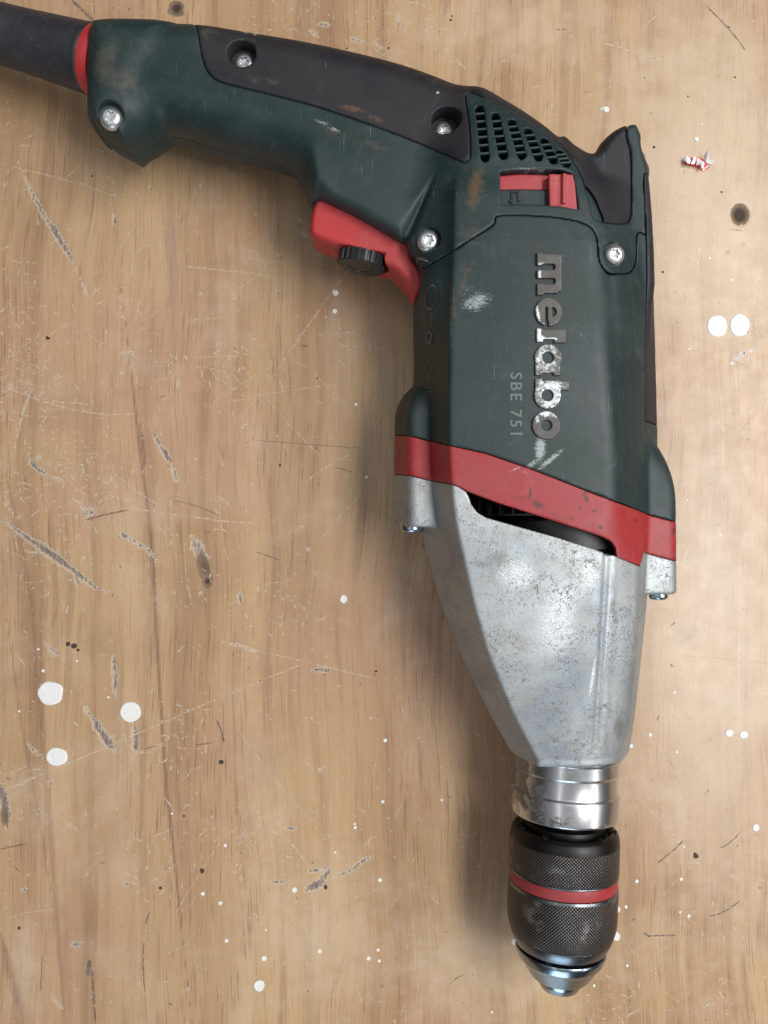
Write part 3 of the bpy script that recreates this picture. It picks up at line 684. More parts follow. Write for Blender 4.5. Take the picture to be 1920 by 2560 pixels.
# ------------------------------------------------------------------ screws with a six-lobed socket
def screw(name, c, r, hgt=2.0, axis=(0, 0, 1), seed=0, spin=0.3, label=None):
    axis = Vector(axis).normalized(); rs = np.random.RandomState(seed)
    n = 36; V, F = [], []
    def star(a, rr, dep): return rr * (1 + 0.17 * math.cos(6 * (a + spin))) if dep else rr
    rings = [(r, -1.2, 0), (r, 0.0, 0), (r * .97, hgt * .38, 0), (r * .86, hgt * .68, 0), (r * .68, hgt * .9, 0), (r * .56, hgt, 0), (r * .44, hgt, 1), (r * .43, hgt - .12, 1), (r * .40, hgt - 1.3, 1), (0.01, hgt - 1.5, 0)]
    for rr, z, s in rings:
        for k in range(n):
            a = 2 * math.pi * k / n; q = star(a, rr, s); V.append((q * math.cos(a), q * math.sin(a), z))
    for i in range(len(rings) - 1):
        for k in range(n): F.append((i * n + k, i * n + (k + 1) % n, (i + 1) * n + (k + 1) % n, (i + 1) * n + k))
    rot = axis.to_track_quat('Z', 'Y').to_matrix(); tv = (rs.rand(2) - .5) * 0.12
    V = [tuple(rot @ Vector(v) + Vector(c)) for v in V]
    o = mesh_obj(name, V, F, M['zinc'], root); sharp_by_angle(o, 40); return o
for i, (px, py, zt, r, rr) in enumerate(SCREWS):
    x, y = P(px, py, zt); ax = [(0, -.04, 1), (-.02, -.05, 1), (0, 0, 1), (0, -.03, 1), (.02, 0, 1)][i]
    screw('screw', (x, y, zt - 1.6), r, 2.1, ax, i, 0.2 + i * .35)
x, y = P(1600, 392, 44); screw('screw', (x - 0.4, y, 43.2), 3.2, 1.7, (0.55, 0.2, 1), 9)
# bolts under the lugs
def bolt(px, py, z, r):
    x, y = P(px, py, z)
    lathe('bolt', prof_round([(-3, 2), (-3, r), (0.7, r), (1.5, r * .86), (1.8, r * .55), (1.0, r * .5), (0.6, 0)], 0.3), M['nose'], root, (x, y, z), (0, -1, 0), n=40, attrs={'grime': []})
bolt(1030, 1321, 41, 4.8); bolt(1646, 1488, 41, 3.6)

# ------------------------------------------------------------------ fan opening: rotor, ribs, drum
xc = P(1300, 1300, 40)[0] + 5
lathe('fan_drum', [(0, 4), (0, 26.5), (1.5, 27.5), (14, 27.5), (16, 26), (16, 4)], M['dark'], root, (xc + 12, P(0, 1292, 50)[1] + 1, HM - 0.5), (0.1, -1, 0), n=90)
for k in range(9):
    a = math.radians(60 + 11 * k); r0 = 25.5
    cx, cz = xc + 3 + r0 * math.cos(a) - 2, HM + r0 * math.sin(a)
    y0, y1 = P(0, 1200, 60)[1], P(0, 1287, 60)[1]
    V = []; t = np.array([-math.sin(a), math.cos(a)]) * .35; n_ = np.array([math.cos(a), math.sin(a)]) * 2.2
    for (s1, s2) in ((-1, -1), (1, -1), (1, 1), (-1, 1)):
        for yy in (y0, y1): V.append((cx + s1 * t[0] + s2 * n_[0], yy, cz + s1 * t[1] + s2 * n_[1]))
    F = [(0, 1, 3, 2), (2, 3, 5, 4), (4, 5, 7, 6), (6, 7, 1, 0), (1, 7, 5, 3), (0, 2, 4, 6)]
    mesh_obj('stator_rib', V, F, M['blackhard'], root, smooth=False)
lathe('stator_ring', [(0, 20), (0, 28.2), (0.8, 28.2), (0.8, 20)], M['blackhard'], root, (xc + 3, P(0, 1284, 60)[1], HM), (0, -1, 0), n=90)
lathe('steel_pin', [(0, 0.1), (0, 2.6), (22, 2.6), (22, .1)], M['steel'], root, (P(1522, 1340, 55)[0], P(0, 1335, 55)[1], 54), (-.1, -1, 0), n=24, attrs={'grime': []})

# ------------------------------------------------------------------ vent bars behind the grille
bar_me = None
for (xa, ya, xb, yb), nb in zip(VENTS, (6, 5, 5, 4, 3, 3)):
    a, b = VH[(xa, ya)]; e = (b - a) / np.linalg.norm(b - a); a = a - e * 1.4; b = b + e * 1.4
    for k in range(nb):
        f = (k + 1) / (nb + 1.0); c = a + (b - a) * f
        zs = np.arange(70, 40, -.25); F_ = rear_body(np.full(zs.shape, c[0]), np.full(zs.shape, c[1]), zs - HM); zt = zs[np.nonzero(F_ < 0)[0][0]] - 0.2
        hx, hy, hz = 1.9, 0.34, 1.0
        V = [(c[0] + sx * hx, c[1] + sy * hy + sx * 0.15, zt + sz * hz - 1.1) for sx in (-1, 1) for sy in (-1, 1) for sz in (-1, 1)]
        F = [(0, 1, 3, 2), (4, 6, 7, 5), (0, 4, 5, 1), (2, 3, 7, 6), (0, 2, 6, 4), (1, 5, 7, 3)]
        mesh_obj('vent_bar', V, F, M['green'], rear, smooth=False)

# ------------------------------------------------------------------ direction switch in its window
def selector_z(x): return 61.0 - 0.012 * (x - P(1340, 470, 60)[0]) ** 2 * 0.6
def pr(pts, z): return PL(pts, z)
def f_extr(poly, z0, z1, rnd=0.6):
    def f(x, y, z):
        d = poly_sdf(poly, x, y); zz = np.abs(z - (z0 + z1) / 2) - (z1 - z0) / 2
        qx, qz = np.maximum(d + rnd, 0), np.maximum(zz + rnd, 0)
        return np.sqrt(qx * qx + qz * qz) + np.minimum(np.maximum(d + rnd, zz + rnd), 0) - rnd
    return f
def bb(poly, z0, z1, m=1.0):
    a = np.array(poly); return (a[:, 0].min() - m, a[:, 0].max() + m, a[:, 1].min() - m, a[:, 1].max() + m, z0 - m, z1 + m)
sw1 = pr([(1246, 440), (1300, 436), (1360, 438), (1372, 440), (1376, 476), (1300, 475), (1246, 476)], 59)
sw = sdf_obj('selector_switch', f_extr(sw1, 54, 59.5, 0.5), bb(sw1, 54, 59.5), 0.3, M['switchred'], root, label='red rotation switch')
sw2 = pr([(1371, 436), (1400, 435), (1432, 437), (1437, 460), (1444, 529), (1400, 522), (1373, 519)], 63)
def f_sw2(x, y, z):
    d = f_extr(sw2, 54, 63.6, 0.5)(x, y, z); xm = P(1407, 480, 63)[0] + (y - P(1407, 480, 63)[1]) * -0.05
    d = smin(d, boxsdf(x, y, z, (xm + .4, P(1410, 474, 63)[1], 63.6), (0.75, 5.6, 0.9), 0.25, -0.06), 0.4)
    return smax(d, -boxsdf(x, y, z, (xm - 1.6, P(1410, 474, 63)[1], 64.2), (0.9, 5.8, 1.0), 0.3, -0.06), 0.5)
sdf_obj('slider', f_sw2, bb(sw2, 54, 64.8), 0.3, M['switchred'], sw, label='raised red thumb piece with a grubby rib')
pl = pr([(1246, 477), (1300, 476), (1370, 478), (1374, 520), (1246, 520)], 59.5)
plate = sdf_obj('switch_plate', f_extr(pl, 53.8, 60.6, 0.3), bb(pl, 54, 60), 0.3, M['green'], root, {'scuff_glint': [(1400, 500, 10, 10, 0, .3, 60)], 'rust': [], 'grime': []})
# raised arrow outline
def ribbon(name, pts, width, z, mat, parent, thick=0.25, closed=True, **kw):
    pts = [np.array(p) for p in pts]; n = len(pts); V, F = [], []
    for i in range(n):
        a = pts[i - 1] if (i or closed) else pts[i]; b = pts[(i + 1) % n] if (i < n - 1 or closed) else pts[i]
        t1 = pts[i] - a; t2 = b - pts[i]
        t1 = t1 / (np.linalg.norm(t1) + 1e-9); t2 = t2 / (np.linalg.norm(t2) + 1e-9); t = t1 + t2; t /= (np.linalg.norm(t) + 1e-9); nn = np.array([-t[1], t[0]])
        c = max(0.5, abs(nn @ np.array([-t2[1], t2[0]])) if (t2 @ t2) > 0 else 1); nn = nn / c * width / 2
        zz = z if np.isscalar(z) else z[i]
        V += [(*(pts[i] + nn), zz + thick), (*(pts[i] - nn), zz + thick), (*(pts[i] + nn), zz), (*(pts[i] - nn), zz)]
    for i in range(n if closed else n - 1):
        j = (i + 1) % n; a, b = i * 4, j * 4
        F += [(a, a + 1, b + 1, b), (a + 2, a, b, b + 2), (a + 1, a + 3, b + 3, b + 1)]
    return mesh_obj(name, V, F, mat, parent, smooth=False, **kw)
arr = pr([(1279, 480), (1295, 480), (1295, 502), (1303, 503), (1289, 514), (1274, 503), (1280, 502)], 60.8)
ribbon('arrow_mark', arr, 0.6, 60.5, M['blackhard'], plate, 0.65)
win_back = pr([(1245, 424), (1450, 424), (1450, 534), (1245, 534)], 54)
mesh_obj('window_floor', [(*p, 53.6) for p in win_back], [(0, 1, 2, 3)][::1], M['dark'], root, smooth=False)

# ------------------------------------------------------------------ trigger and thumb wheel
trig_px = [(786, 505), (800, 494), (830, 497), (900, 530), (960, 566), (1024, 606), (1030, 640), (1064, 694), (1062, 738), (1032, 768), (1006, 730), (975, 700), (930, 690), (860, 655), (800, 632), (782, 608), (780, 560)]
trig_mm = spline([P(a, b, c) for (a, b), c in zip(trig_px, [44] * 8 + [34, 27, 26, 26, 26, 26, 26, 30, 36])], 4, True, corners=(6, 9))
WC = np.array([*P(904, 655, 37), 37.0])      # wheel centre
wax = np.array([-0.20, -0.975, 0.02]); wax /= np.linalg.norm(wax)
def f_trig(x, y, z):
    wv = z - HM; d2 = poly_sdf(trig_mm, x, y)
    # top face tilts: high at the handle side, falling towards the finger side
    d = pillow(d2, wv, 10.5, 2.4, 3.4)
    # scoop around the wheel
    px_, py_, pz_ = x - WC[0], y - WC[1], z - WC[2] - 0.5
    t = px_ * wax[0] + py_ * wax[1] + pz_ * wax[2]; r = np.sqrt(np.maximum(px_ ** 2 + py_ ** 2 + pz_ ** 2 - t * t, 0))
    sc_ = np.maximum(np.maximum(r - 11.2, -3.0 - t), t - 14)
    d = smax(d, -sc_, 0.6)
    hump = np.maximum(r - 6.8 + 0.9 * (-t - 3), np.abs(t + 5) - 2.6); d = smin(d, smax(hump, np.abs(wv) - 12.0, 1.5), 1.2)
    return d
trig = sdf_obj('trigger', f_trig, bb(trig_mm, HM - 14, HM + 14, 2), 0.4, M['redclean'], root, label='large bright red trigger')
V, F = [], []; nW = 22 * 7; u = np.cross(wax, [0, 0, 1.0]); u /= np.linalg.norm(u); v = np.cross(u, wax)
prf = [(-2.6, 0, 0), (-2.6, .95, .5), (-2.3, 1, 1), (1.7, 1, 1), (2.1, .985, .4), (2.4, .94, 0), (2.4, .5, 0), (2.2, .48, 0), (2.2, 0.0, 0)]
for t, rf, g in prf:
    for k in range(nW):
        a = 2 * math.pi * k / nW; s = math.sin(22 * a); r = 9.7 * rf - g * 0.75 * (1 if s < -0.35 else 0)
        V.append(WC + wax * t + (u * math.cos(a) + v * math.sin(a)) * max(r, .01))
for i in range(len(prf) - 1):
    for k in range(nW): F.append((i * nW + k, i * nW + (k + 1) % nW, (i + 1) * nW + (k + 1) % nW, (i + 1) * nW + k))
o = mesh_obj('speed_wheel', V, np.array(F), M['blackhard'], trig); sharp_by_angle(o, 30)
for k in range(7):   # small marks round the face of the wheel
    a = math.radians(20 + 50 * k); c = WC + wax * 2.44 + (u * math.cos(a) + v * math.sin(a)) * 7.3; d_ = (u * math.cos(a) + v * math.sin(a)); e_ = (-u * math.sin(a) + v * math.cos(a))
    mesh_obj('dial_mark', [c + d_ * s1 * .9 + e_ * s2 * .16 for s1, s2 in ((-1, -1), (1, -1), (1, 1), (-1, 1))], [(0, 1, 2, 3)], M['print'], trig, smooth=False)
# dark switch block behind the trigger
blk = pr([(1018, 618), (1066, 652), (1078, 700), (1060, 720), (1030, 690), (1016, 650)], 44)
sdf_obj('switch_block', f_extr(blk, 24, 37, 1.0), bb(blk, 24, 37), 0.5, M['dark'], root)
print('trigger', round(time.time() - T0, 1))

# ------------------------------------------------------------------ raised letters  m e t a b o
Z_TOP = HM + 32.2
S_T = (CAM_H - Z_TOP) / FPX
def LU(px, py): return P(px, py, Z_TOP)
def ring2(x, y, cx, cy, R, r): q = np.hypot(x - cx, y - cy); return np.maximum(q - R, r - q)
def box2(x, y, x0, x1, y0, y1):
    return np.maximum(np.abs(x - (x0 + x1) / 2) - (x1 - x0) / 2, np.abs(y - (y0 + y1) / 2) - (y1 - y0) / 2)
def letter(ch, fn, x0, x1, y0, y1, scuff_glint):
    a, b = P(x0, y1, Z_TOP), P(x1, y0, Z_TOP)
    def f(x, y, z):
        px = 960 + x / S_T; py = 1330 - y / S_T          # local letter plane in steps of one photograph pixel at this height
        d = fn(px, py) * S_T
        return smax(d, np.abs(z - (Z_TOP + 0.15)) - 0.95, 0.25)
    marks = [((x0 + x1) / 2 + dx, (y0 + y1) / 2 + dy, rx, ry, an, am, Z_TOP) for dx, dy, rx, ry, an, am in scuff_glint]
    return sdf_obj('letter', f, (a[0] - 1, b[0] + 1, a[1] - 1, b[1] + 1, Z_TOP - 1.2, Z_TOP + 1.6), 0.25, M['letter'], motor, {'scuff_glint': marks})
mn = np.minimum; mx = np.maximum
def L_m(x, y):
    st = mn(mn(box2(x, y, 1344, 1400, 631, 657), box2(x, y, 1344, 1398, 672, 693)), box2(x, y, 1344, 1398, 708, 731))
    top = box2(x, y, 1390, 1406, 634, 726); f1 = box2(x, y, 1344, 1359, 628, 660); f3 = box2(x, y, 1344, 1360, 706, 736)
    c1 = mx(np.hypot(x - 1386, y - 664.5) - 12, -(box2(x, y, 1344, 1391, 656, 673))); d = mn(mn(st, top), mn(f1, f3))
    return mn(d, mx(box2(x, y, 1378, 1402, 650, 715), -mn(np.hypot(x - 1381, y - 664.5) - 9, np.hypot(x - 1381, y - 700.5) - 9)))
def L_e(x, y):
    q = np.hypot((x - 1373) / 1.0, (y - 778) * 0.93) - 34
    d = mx(q, -box2(x, y, 1364, 1370, 766, 830)); d = mx(d, -mx(np.hypot(x - 1380, y - 778) - 12, 1381 - x))
    return mx(d, -np.maximum(1370 - x, np.maximum(x - 1372, 800 - y)))
def L_t(x, y):
    d = mn(box2(x, y, 1342, 1412, 823, 847), box2(x, y, 1342, 1358, 819, 854)); return mn(d, mx(box2(x, y, 1386, 1416, 821, 856), -(np.hypot(x - 1383, y - 823) - 4)))
def L_a(x, y):
    d = ring2(x, y, 1371, 893, 34, 14.5); d = mn(d, mx(box2(x, y, 1338, 1402, 908, 932), -(np.hypot(x - 1371, y - 893) - 14.5)))
    return mn(d, mn(box2(x, y, 1338, 1356, 910, 938), box2(x, y, 1384, 1402, 910, 938)))
def L_b(x, y):
    d = ring2(x, y, 1369, 988, 34, 14.5); d = mn(d, mx(box2(x, y, 1338, 1404, 951, 976), -(np.hypot(x - 1369, y - 988) - 14.5)))
    return mn(mn(d, box2(x, y, 1338, 1356, 946, 975)), box2(x, y, 1384, 1424, 952, 975))
def L_o(x, y): return ring2(x, y, 1366, 1063, 35.5, 13.5)
BK = [(0, 0, 40, 60, 0, 0.30)]
letter('m', L_m, 1344, 1408, 626, 737, [(-28, -18, 5, 6, 0, .8), (-20, -22, 16, 4, 20, .7), (28, -25, 6, 25, 0, .55), (-28, 6, 5, 18, 0, .95), (0, 50, 20, 3, 0, .5)])
letter('e', L_e, 1338, 1408, 742, 816, [(-30, 5, 5, 28, -10, 1.0), (20, 30, 16, 10, 0, .45), (-12, 35, 10, 3, 40, .6)])
letter('t', L_t, 1340, 1418, 818, 857, [(-33, 2, 7, 30, 0, 1.25), (-8, 12, 26, 5, 0, 1.0), (-24, 12, 9, 9, 0, 1.2)])
letter('a', L_a, 1336, 1406, 858, 939, [(-8, 0, 50, 70, 0, .72)])
letter('b', L_b, 1334, 1426, 945, 1023, [(-5, 0, 50, 70, 0, .85)])
letter('o', L_o, 1329, 1403, 1026, 1100, [(-5, -30, 22, 12, 0, 1.0), (-24, -14, 8, 12, 0, .8), (18, -24, 14, 8, 30, .7), (0, 0, 30, 30, 0, .3)])

# ------------------------------------------------------------------ printed type and marks
def text_obj(s, px, py, size, z, mat, parent, name='printed_text'):
    cu = bpy.data.curves.new(name, 'FONT'); cu.body = s; cu.size = size * MM; cu.extrude = 0.00004; cu.resolution_u = 4; cu.space_character = 1.24; cu.offset = 0.00006
    tmp = bpy.data.objects.new(name, cu); me = bpy.data.meshes.new_from_object(tmp); bpy.data.objects.remove(tmp)
    x, y = P(px, py, z); c, s_ = math.cos(-math.pi / 2 - 0.012), math.sin(-math.pi / 2 - 0.012)
    n = len(me.vertices); co = np.empty(n * 3, dtype=np.float32); me.vertices.foreach_get('co', co); co = co.reshape(-1, 3)
    X = co[:, 0] * c - co[:, 1] * s_ + x * MM; Y = co[:, 0] * s_ + co[:, 1] * c + y * MM
    me.vertices.foreach_set('co', np.stack([X, Y, co[:, 2] + z * MM], 1).astype(np.float32).ravel()); me.materials.append(mat); me.update()
    return link(bpy.data.objects.new(name, me), parent)
zt_ = max(q[2] for q in hits([(1277 + a, 931 + b) for a in (0, 16, 32) for b in (0, 80, 165)], lambda x, y, wv: body2(x, y, wv + HM)))
text_obj('SBE 751', 1277, 930, 5.95, zt_ + 0.06, M['print'], motor)
ribbon('digit_flag', PL([(1308, 1087), (1301, 1080)], zt_), 0.42, zt_ + 0.05, M['print'], motor, 0.05, closed=False)
# marks on the shaded flank: placed by following the line of sight down to the shell
body2w = lambda x, y, wv: body2(x, y, wv + HM)
def wall_ribbon(pts, width, closed=True, name='approval_mark', mat=None):
    Q = [np.array(q) for q in hits(pts, body2w)]; n = len(Q); V, F = [], []
    nrm = np.array([-0.92, 0, 0.39])
    for i in range(n):
        a = Q[i - 1] if (i or closed) else Q[i]; b = Q[(i + 1) % n] if (i < n - 1 or closed) else Q[i]
        t = b - a; t /= np.linalg.norm(t) + 1e-9; s = np.cross(t, nrm) * width / 2; c = Q[i] + nrm * 0.22
        V += [c + s, c - s]
    for i in range(n if closed else n - 1): j = (i + 1) % n; F.append((2 * i, 2 * i + 1, 2 * j + 1, 2 * j))
    return mesh_obj(name, V, F, mat or M['faint'], motor, smooth=False)
wall_ribbon([(1066, 947), (1083, 944), (1083, 978), (1064, 981)], 0.5)
wall_ribbon([(1070, 956), (1078, 955), (1078, 970), (1069, 972)], 0.45)
wall_ribbon([(1066, 918), (1067, 928), (1072, 934), (1079, 930), (1083, 920), (1084, 913)], 0.6, False)
wall_ribbon([(1066, 888), (1067, 897), (1073, 903), (1081, 898), (1085, 886)], 0.6, False); wall_ribbon([(1074, 902), (1075, 888)], 0.6, False)
wall_ribbon([(1074 + 7 * math.cos(a / 12 * 6.283), 844 + 14 * math.sin(a / 12 * 6.283)) for a in range(12)], 1.2); wall_ribbon([(1076, 838), (1079, 845), (1072, 850)], 0.5, False)
wall_ribbon([(1079 + 14 * math.cos(a / 16 * 6.283) - 4 * math.sin(a / 16 * 6.283), 743 + 30 * math.sin(a / 16 * 6.283)) for a in range(16)], 0.9)
for k in range(5): wall_ribbon([(1076, 786 + k * 7), (1084, 784 + k * 7)], 0.7, False, 'printed_number')
print('marks', round(time.time() - T0, 1))

# ------------------------------------------------------------------ the wooden board
GR = math.radians(4.6)           # the grain leans a little from upright
def wood():
    t = NT('worn_varnished_wood')
    warp = t.noise(t.obj, 7, 2, 0.5)
    cv = t.node('ShaderNodeCombineXYZ'); t.put(cv.inputs[0], t.math('MULTIPLY', t.math('SUBTRACT', warp, 0.5), 0.022))
    va = t.node('ShaderNodeVectorMath', operation='ADD'); t.l.new(t.obj, va.inputs[0]); t.l.new(cv.outputs[0], va.inputs[1]); W = va.outputs[0]
    def g(sx, sy, loc=0): return t.mapping(W, (sx, sy, 1), (0, 0, -GR), (loc, loc, 0))
    broad = t.noise(g(30, 1.8), 1, 3, 0.5); mid = t.noise(g(150, 7, 3), 1, 4, 0.6); fine = t.noise(g(1500, 34, 5), 1, 3, 0.7)
    ring = t.ramp(t.noise(g(70, 2.0, 9), 1, 2, 0.5), 0.58, 0.66)
    hue = t.noise(t.obj, 9, 3, 0.5)
    c = t.mix(t.ramp(broad, 0.3, 0.72), (0.50, 0.335, 0.185), (0.37, 0.225, 0.115))
    c = t.mix(t.ramp(hue, 0.42, 0.66, 0, 0.7), c, (0.43, 0.25, 0.155))
    c = t.mix(t.ramp(mid, 0.46, 0.74, 0, 0.62), c, (0.25, 0.14, 0.08))
    fb = t.noise(g(1100, 14, 21), 1, 4, 0.75); c = t.mix(t.ramp(fb, 0.52, 0.72, 0, 0.3), c, (0.58, 0.43, 0.29))
    c = t.mix(t.math('MULTIPLY', ring, 0.42), c, (0.27, 0.155, 0.085))
    pore = t.ramp(fine, 0.53, 0.66); pz = t.ramp(t.noise(g(28, 6, 14), 1, 3, 0.6), 0.34, 0.60, 0.25, 1)
    c = t.mix(t.math('MULTIPLY', t.math('MULTIPLY', pore, pz), 0.8), c, (0.20, 0.11, 0.062))
    st = t.ramp(t.math('ADD', t.attr('streak'), t.math('MULTIPLY', t.math('SUBTRACT', fine, 0.5), 0.8)), 0.2, 1.0)
    c = t.mix(t.math('MULTIPLY', st, 0.72), c, (0.17, 0.085, 0.052))
    # bleached worn areas, then mauve patches that include the drill's painted soft shadow
    pa = t.ramp(t.math('ADD', t.attr('worn'), t.math('MULTIPLY', t.math('SUBTRACT', t.noise(t.obj, 60, 5, 0.65), 0.5), 0.9)), 0.2, 1.0)
    c = t.mix(t.math('MULTIPLY', pa, 0.62), c, (0.60, 0.475, 0.35))
    ma = t.ramp(t.math('ADD', t.attr('mauve_shadow'), t.math('MULTIPLY', t.math('SUBTRACT', t.noise(t.obj, 50, 4, 0.6), 0.5), 0.6)), 0.2, 1.0)
    c = t.mix(t.math('MULTIPLY', ma, 0.55), c, (0.30, 0.195, 0.155))
    # small speckles of abrasion
    sp = t.ramp(t.noise(t.mapping(t.obj, (1, 1, 1)), 900, 3, 0.7, 0.6), 0.66, 0.72); sp = t.math('MULTIPLY', sp, t.ramp(t.noise(t.obj, 40, 4, 0.7), 0.42, 0.62))
    c = t.mix(t.math('MULTIPLY', sp, 0.5), c, (0.62, 0.48, 0.33))
    cl_ = t.noise(t.obj, 22, 5, 0.7, 0.5)
    c = t.mix(t.ramp(cl_, 0.48, 0.75, 0, 0.30), c, (0.58, 0.47, 0.36))
    c = t.mix(t.ramp(t.noise(t.mapping(t.obj, loc=(3, 1, 0)), 14, 6, 0.75, 0.4), 0.5, 0.8, 0, 0.42), c, (0.22, 0.135, 0.09))
    # gouges: pale torn rim, grey weathered core
    n1 = t.noise(t.mapping(t.obj, (900, 380, 900), (0, 0, -GR)), 1.0, 6, 0.8); n2 = t.noise(g(1100, 60, 2), 1, 3, 0.6)
    ga = t.math('ADD', t.attr('gouge'), t.math('MULTIPLY', t.math('SUBTRACT', n1, 0.5), 2.6))
    rim = t.ramp(ga, 0.30, 0.65); core = t.ramp(ga, 0.66, 1.05)
    c = t.mix(t.math('MULTIPLY', rim, 0.72), c, (0.55, 0.47, 0.37))
    c = t.mix(core, c, t.mix(t.ramp(n2, 0.35, 0.7), (0.25, 0.20, 0.17), (0.13, 0.092, 0.075)))
    ka = t.ramp(t.math('ADD', t.attr('knot'), t.math('MULTIPLY', t.math('SUBTRACT', n1, 0.5), 0.5)), 0.45, 0.62)
    c = t.mix(ka, c, t.mix(t.ramp(t.attr('knot'), 0.7, 1.15), (0.20, 0.135, 0.085), (0.05, 0.032, 0.022)))
    r = t.math('ADD', t.ramp(t.noise(t.obj, 120, 4, 0.6), 0.3, 0.7, 0.30, 0.42), t.math('MULTIPLY', t.math('MAXIMUM', core, ka), 0.4))
    h = t.math('ADD', t.math('MULTIPLY', fine, 0.35), t.math('ADD', t.math('MULTIPLY', rim, -0.35), t.math('MULTIPLY', core, -0.8)))
    h = t.math('ADD', h, t.math('MULTIPLY', t.noise(t.obj, 300, 5, 0.7), 0.35))
    return t.out(c, r, 0.0, t.bump(h, 0.55, 0.00025), Specular_IOR_Level=0.5)
M['wood'] = wood()
def L(px, py): return P(px, py, TZ)
tx = np.arange(-190, 190.1, 1.0); ty = np.arange(-225, 245.1, 1.0)
GX, GY = np.meshgrid(tx, ty, indexing='ij')
def seg_field(pts, w0, amp=1.0, ends=True):
    """soft field round a polyline given in px; w0 half width in px"""
    q = [np.array(L(*p)) for p in pts]; s = CAM_H / FPX; best = np.zeros(GX.shape)
    n = len(q) - 1
    for i in range(n):
        a, b = q[i], q[i + 1]; e = b - a; t = np.clip(((GX - a[0]) * e[0] + (GY - a[1]) * e[1]) / (e @ e), 0, 1)
        d = np.hypot(GX - a[0] - t * e[0], GY - a[1] - t * e[1]) / (w0 * s)
        g = (i + t) / n; tap = np.clip(np.minimum(g, 1 - g) * 4, 0.25, 1) if ends else 1
        best = np.maximum(best, amp * np.clip(1.3 - d / np.maximum(tap, .3), 0, 1.15))
    return best
def ell_field(px, py, rx, ry, an=0, amp=1.0):
    cx, cy = L(px, py); s = CAM_H / FPX; a = math.radians(-an); dx, dy = GX - cx, GY - cy
    u = (dx * math.cos(a) + dy * math.sin(a)) / (rx * s); v = (-dx * math.sin(a) + dy * math.cos(a)) / (ry * s)
    return amp * np.clip(1.35 - np.hypot(u, v), 0, 1.2)
gouge = np.zeros(GX.shape); Gm = lambda f: np.maximum(gouge, f, out=gouge)
for pts, w0, am in [
  ([(45, 405), (70, 460), (105, 530), (140, 590), (175, 645), (195, 680)], 7, .95), ([(125, 550), (145, 590), (178, 640)], 9, 1.0), ([(195, 680), (215, 730), (232, 760)], 6, .62),
  ([(283, 530), (290, 565)], 7, 1.0), ([(0, 1295), (40, 1325), (90, 1360), (130, 1390), (190, 1430), (240, 1470), (275, 1480)], 10, .95), ([(70, 1345), (120, 1380), (190, 1430)], 14, 1.05), ([(190, 1430), (195, 1465)], 8, .9),
  ([(70, 1145), (90, 1170), (125, 1190)], 9, .95), ([(125, 1190), (165, 1205)], 6, .75), ([(85, 965), (65, 1010), (50, 1060), (38, 1120)], 5, .72), ([(380, 1075), (400, 1115), (425, 1150)], 7, 1.0), ([(405, 1120), (428, 1158)], 11, 1.05), ([(430, 1160), (445, 1215)], 9, .8),
  ([(290, 1320), (330, 1350), (370, 1375), (390, 1400)], 8, .8), ([(300, 1335), (320, 1345)], 8, 1.), ([(180, 1240), (210, 1270), (230, 1290)], 8, .72), ([(205, 1285), (240, 1280)], 9, .8), ([(478, 1340), (500, 1380), (520, 1440)], 20, .85),
  ([(110, 1605), (150, 1645)], 10, .8), ([(282, 1630), (287, 1680), (288, 1750)], 9, .95), ([(335, 1800), (340, 1850), (338, 1890)], 10, 1.05), ([(225, 1790), (255, 1830), (290, 1880)], 16, .92), ([(250, 1830), (285, 1875)], 15, 1.05), ([(205, 1760), (235, 1800)], 10, .7),
  ([(600, 1480), (602, 1510)], 10, .95), ([(780, 1674), (830, 1676)], 9, .95), ([(560, 1605), (600, 1615), (650, 1630)], 6, .8), ([(760, 2220), (800, 2205), (830, 2170)], 10, .95), ([(760, 2180), (830, 2170)], 7, .85), ([(765, 2228), (812, 2200)], 12, 1.05), ([(820, 2200), (870, 2180), (910, 2150), (935, 2140)], 7, .85), ([(675, 2205), (715, 2205)], 8, .85),
  ([(175, 2365), (205, 2358)], 9, .9), ([(0, 1960), (10, 2010), (18, 2070)], 18, 1.05), ([(68, 1855), (95, 1890)], 7, .85), ([(120, 1965), (135, 1945)], 6, .9), ([(142, 2030), (170, 2060), (200, 2085)], 5, .55), ([(710, 2070), (745, 2073)], 7, .85), ([(805, 1930), (800, 1920)], 7, .9),
  ([(795, 60), (830, 62)], 9, .85), ([(775, 75), (800, 95)], 9, .7), ([(1000, 30), (990, 75)], 5, .85), ([(870, 95), (910, 105)], 9, .8), ([(930, 108), (960, 122)], 7, .7), ([(745, 550), (750, 560)], 9, .9), ([(757, 585), (762, 595)], 7, .8), ([(690, 735), (700, 728)], 8, .95),
  ([(580, 740), (590, 745)], 9, .8), ([(500, 735), (508, 732)], 8, .7), ([(70, 680), (68, 690)], 8, .6), ([(370, 470), (378, 468)], 10, .8), ([(340, 485), (347, 485)], 8, .7), ([(278, 485), (290, 488)], 7, .7), ([(500, 465), (506, 460)], 7, .7),
  ([(1720, 2045), (1725, 2050)], 7, .8), ([(1640, 2030), (1645, 2035)], 7, .75), ([(1712, 2010), (1706, 1990), (1690, 1940)], 5, .6), ([(1815, 635), (1822, 625)], 6, .8), ([(1715, 425), (1708, 432)], 5, .95), ([(1855, 605), (1858, 615)], 5, .7), ([(1570, 110), (1575, 118)], 5, .5),
  ([(1380, 270), (1383, 262)], 8, .85), ([(1905, 185), (1910, 190)], 5, .8), ([(300, 830), (340, 940), (345, 1000)], 4, .5), ([(120, 2010), (80, 2030)], 5, .5), ([(130, 1885), (60, 1960), (0, 1980)], 2.5, .62), ([(390, 900), (394, 905)], 6, .7),
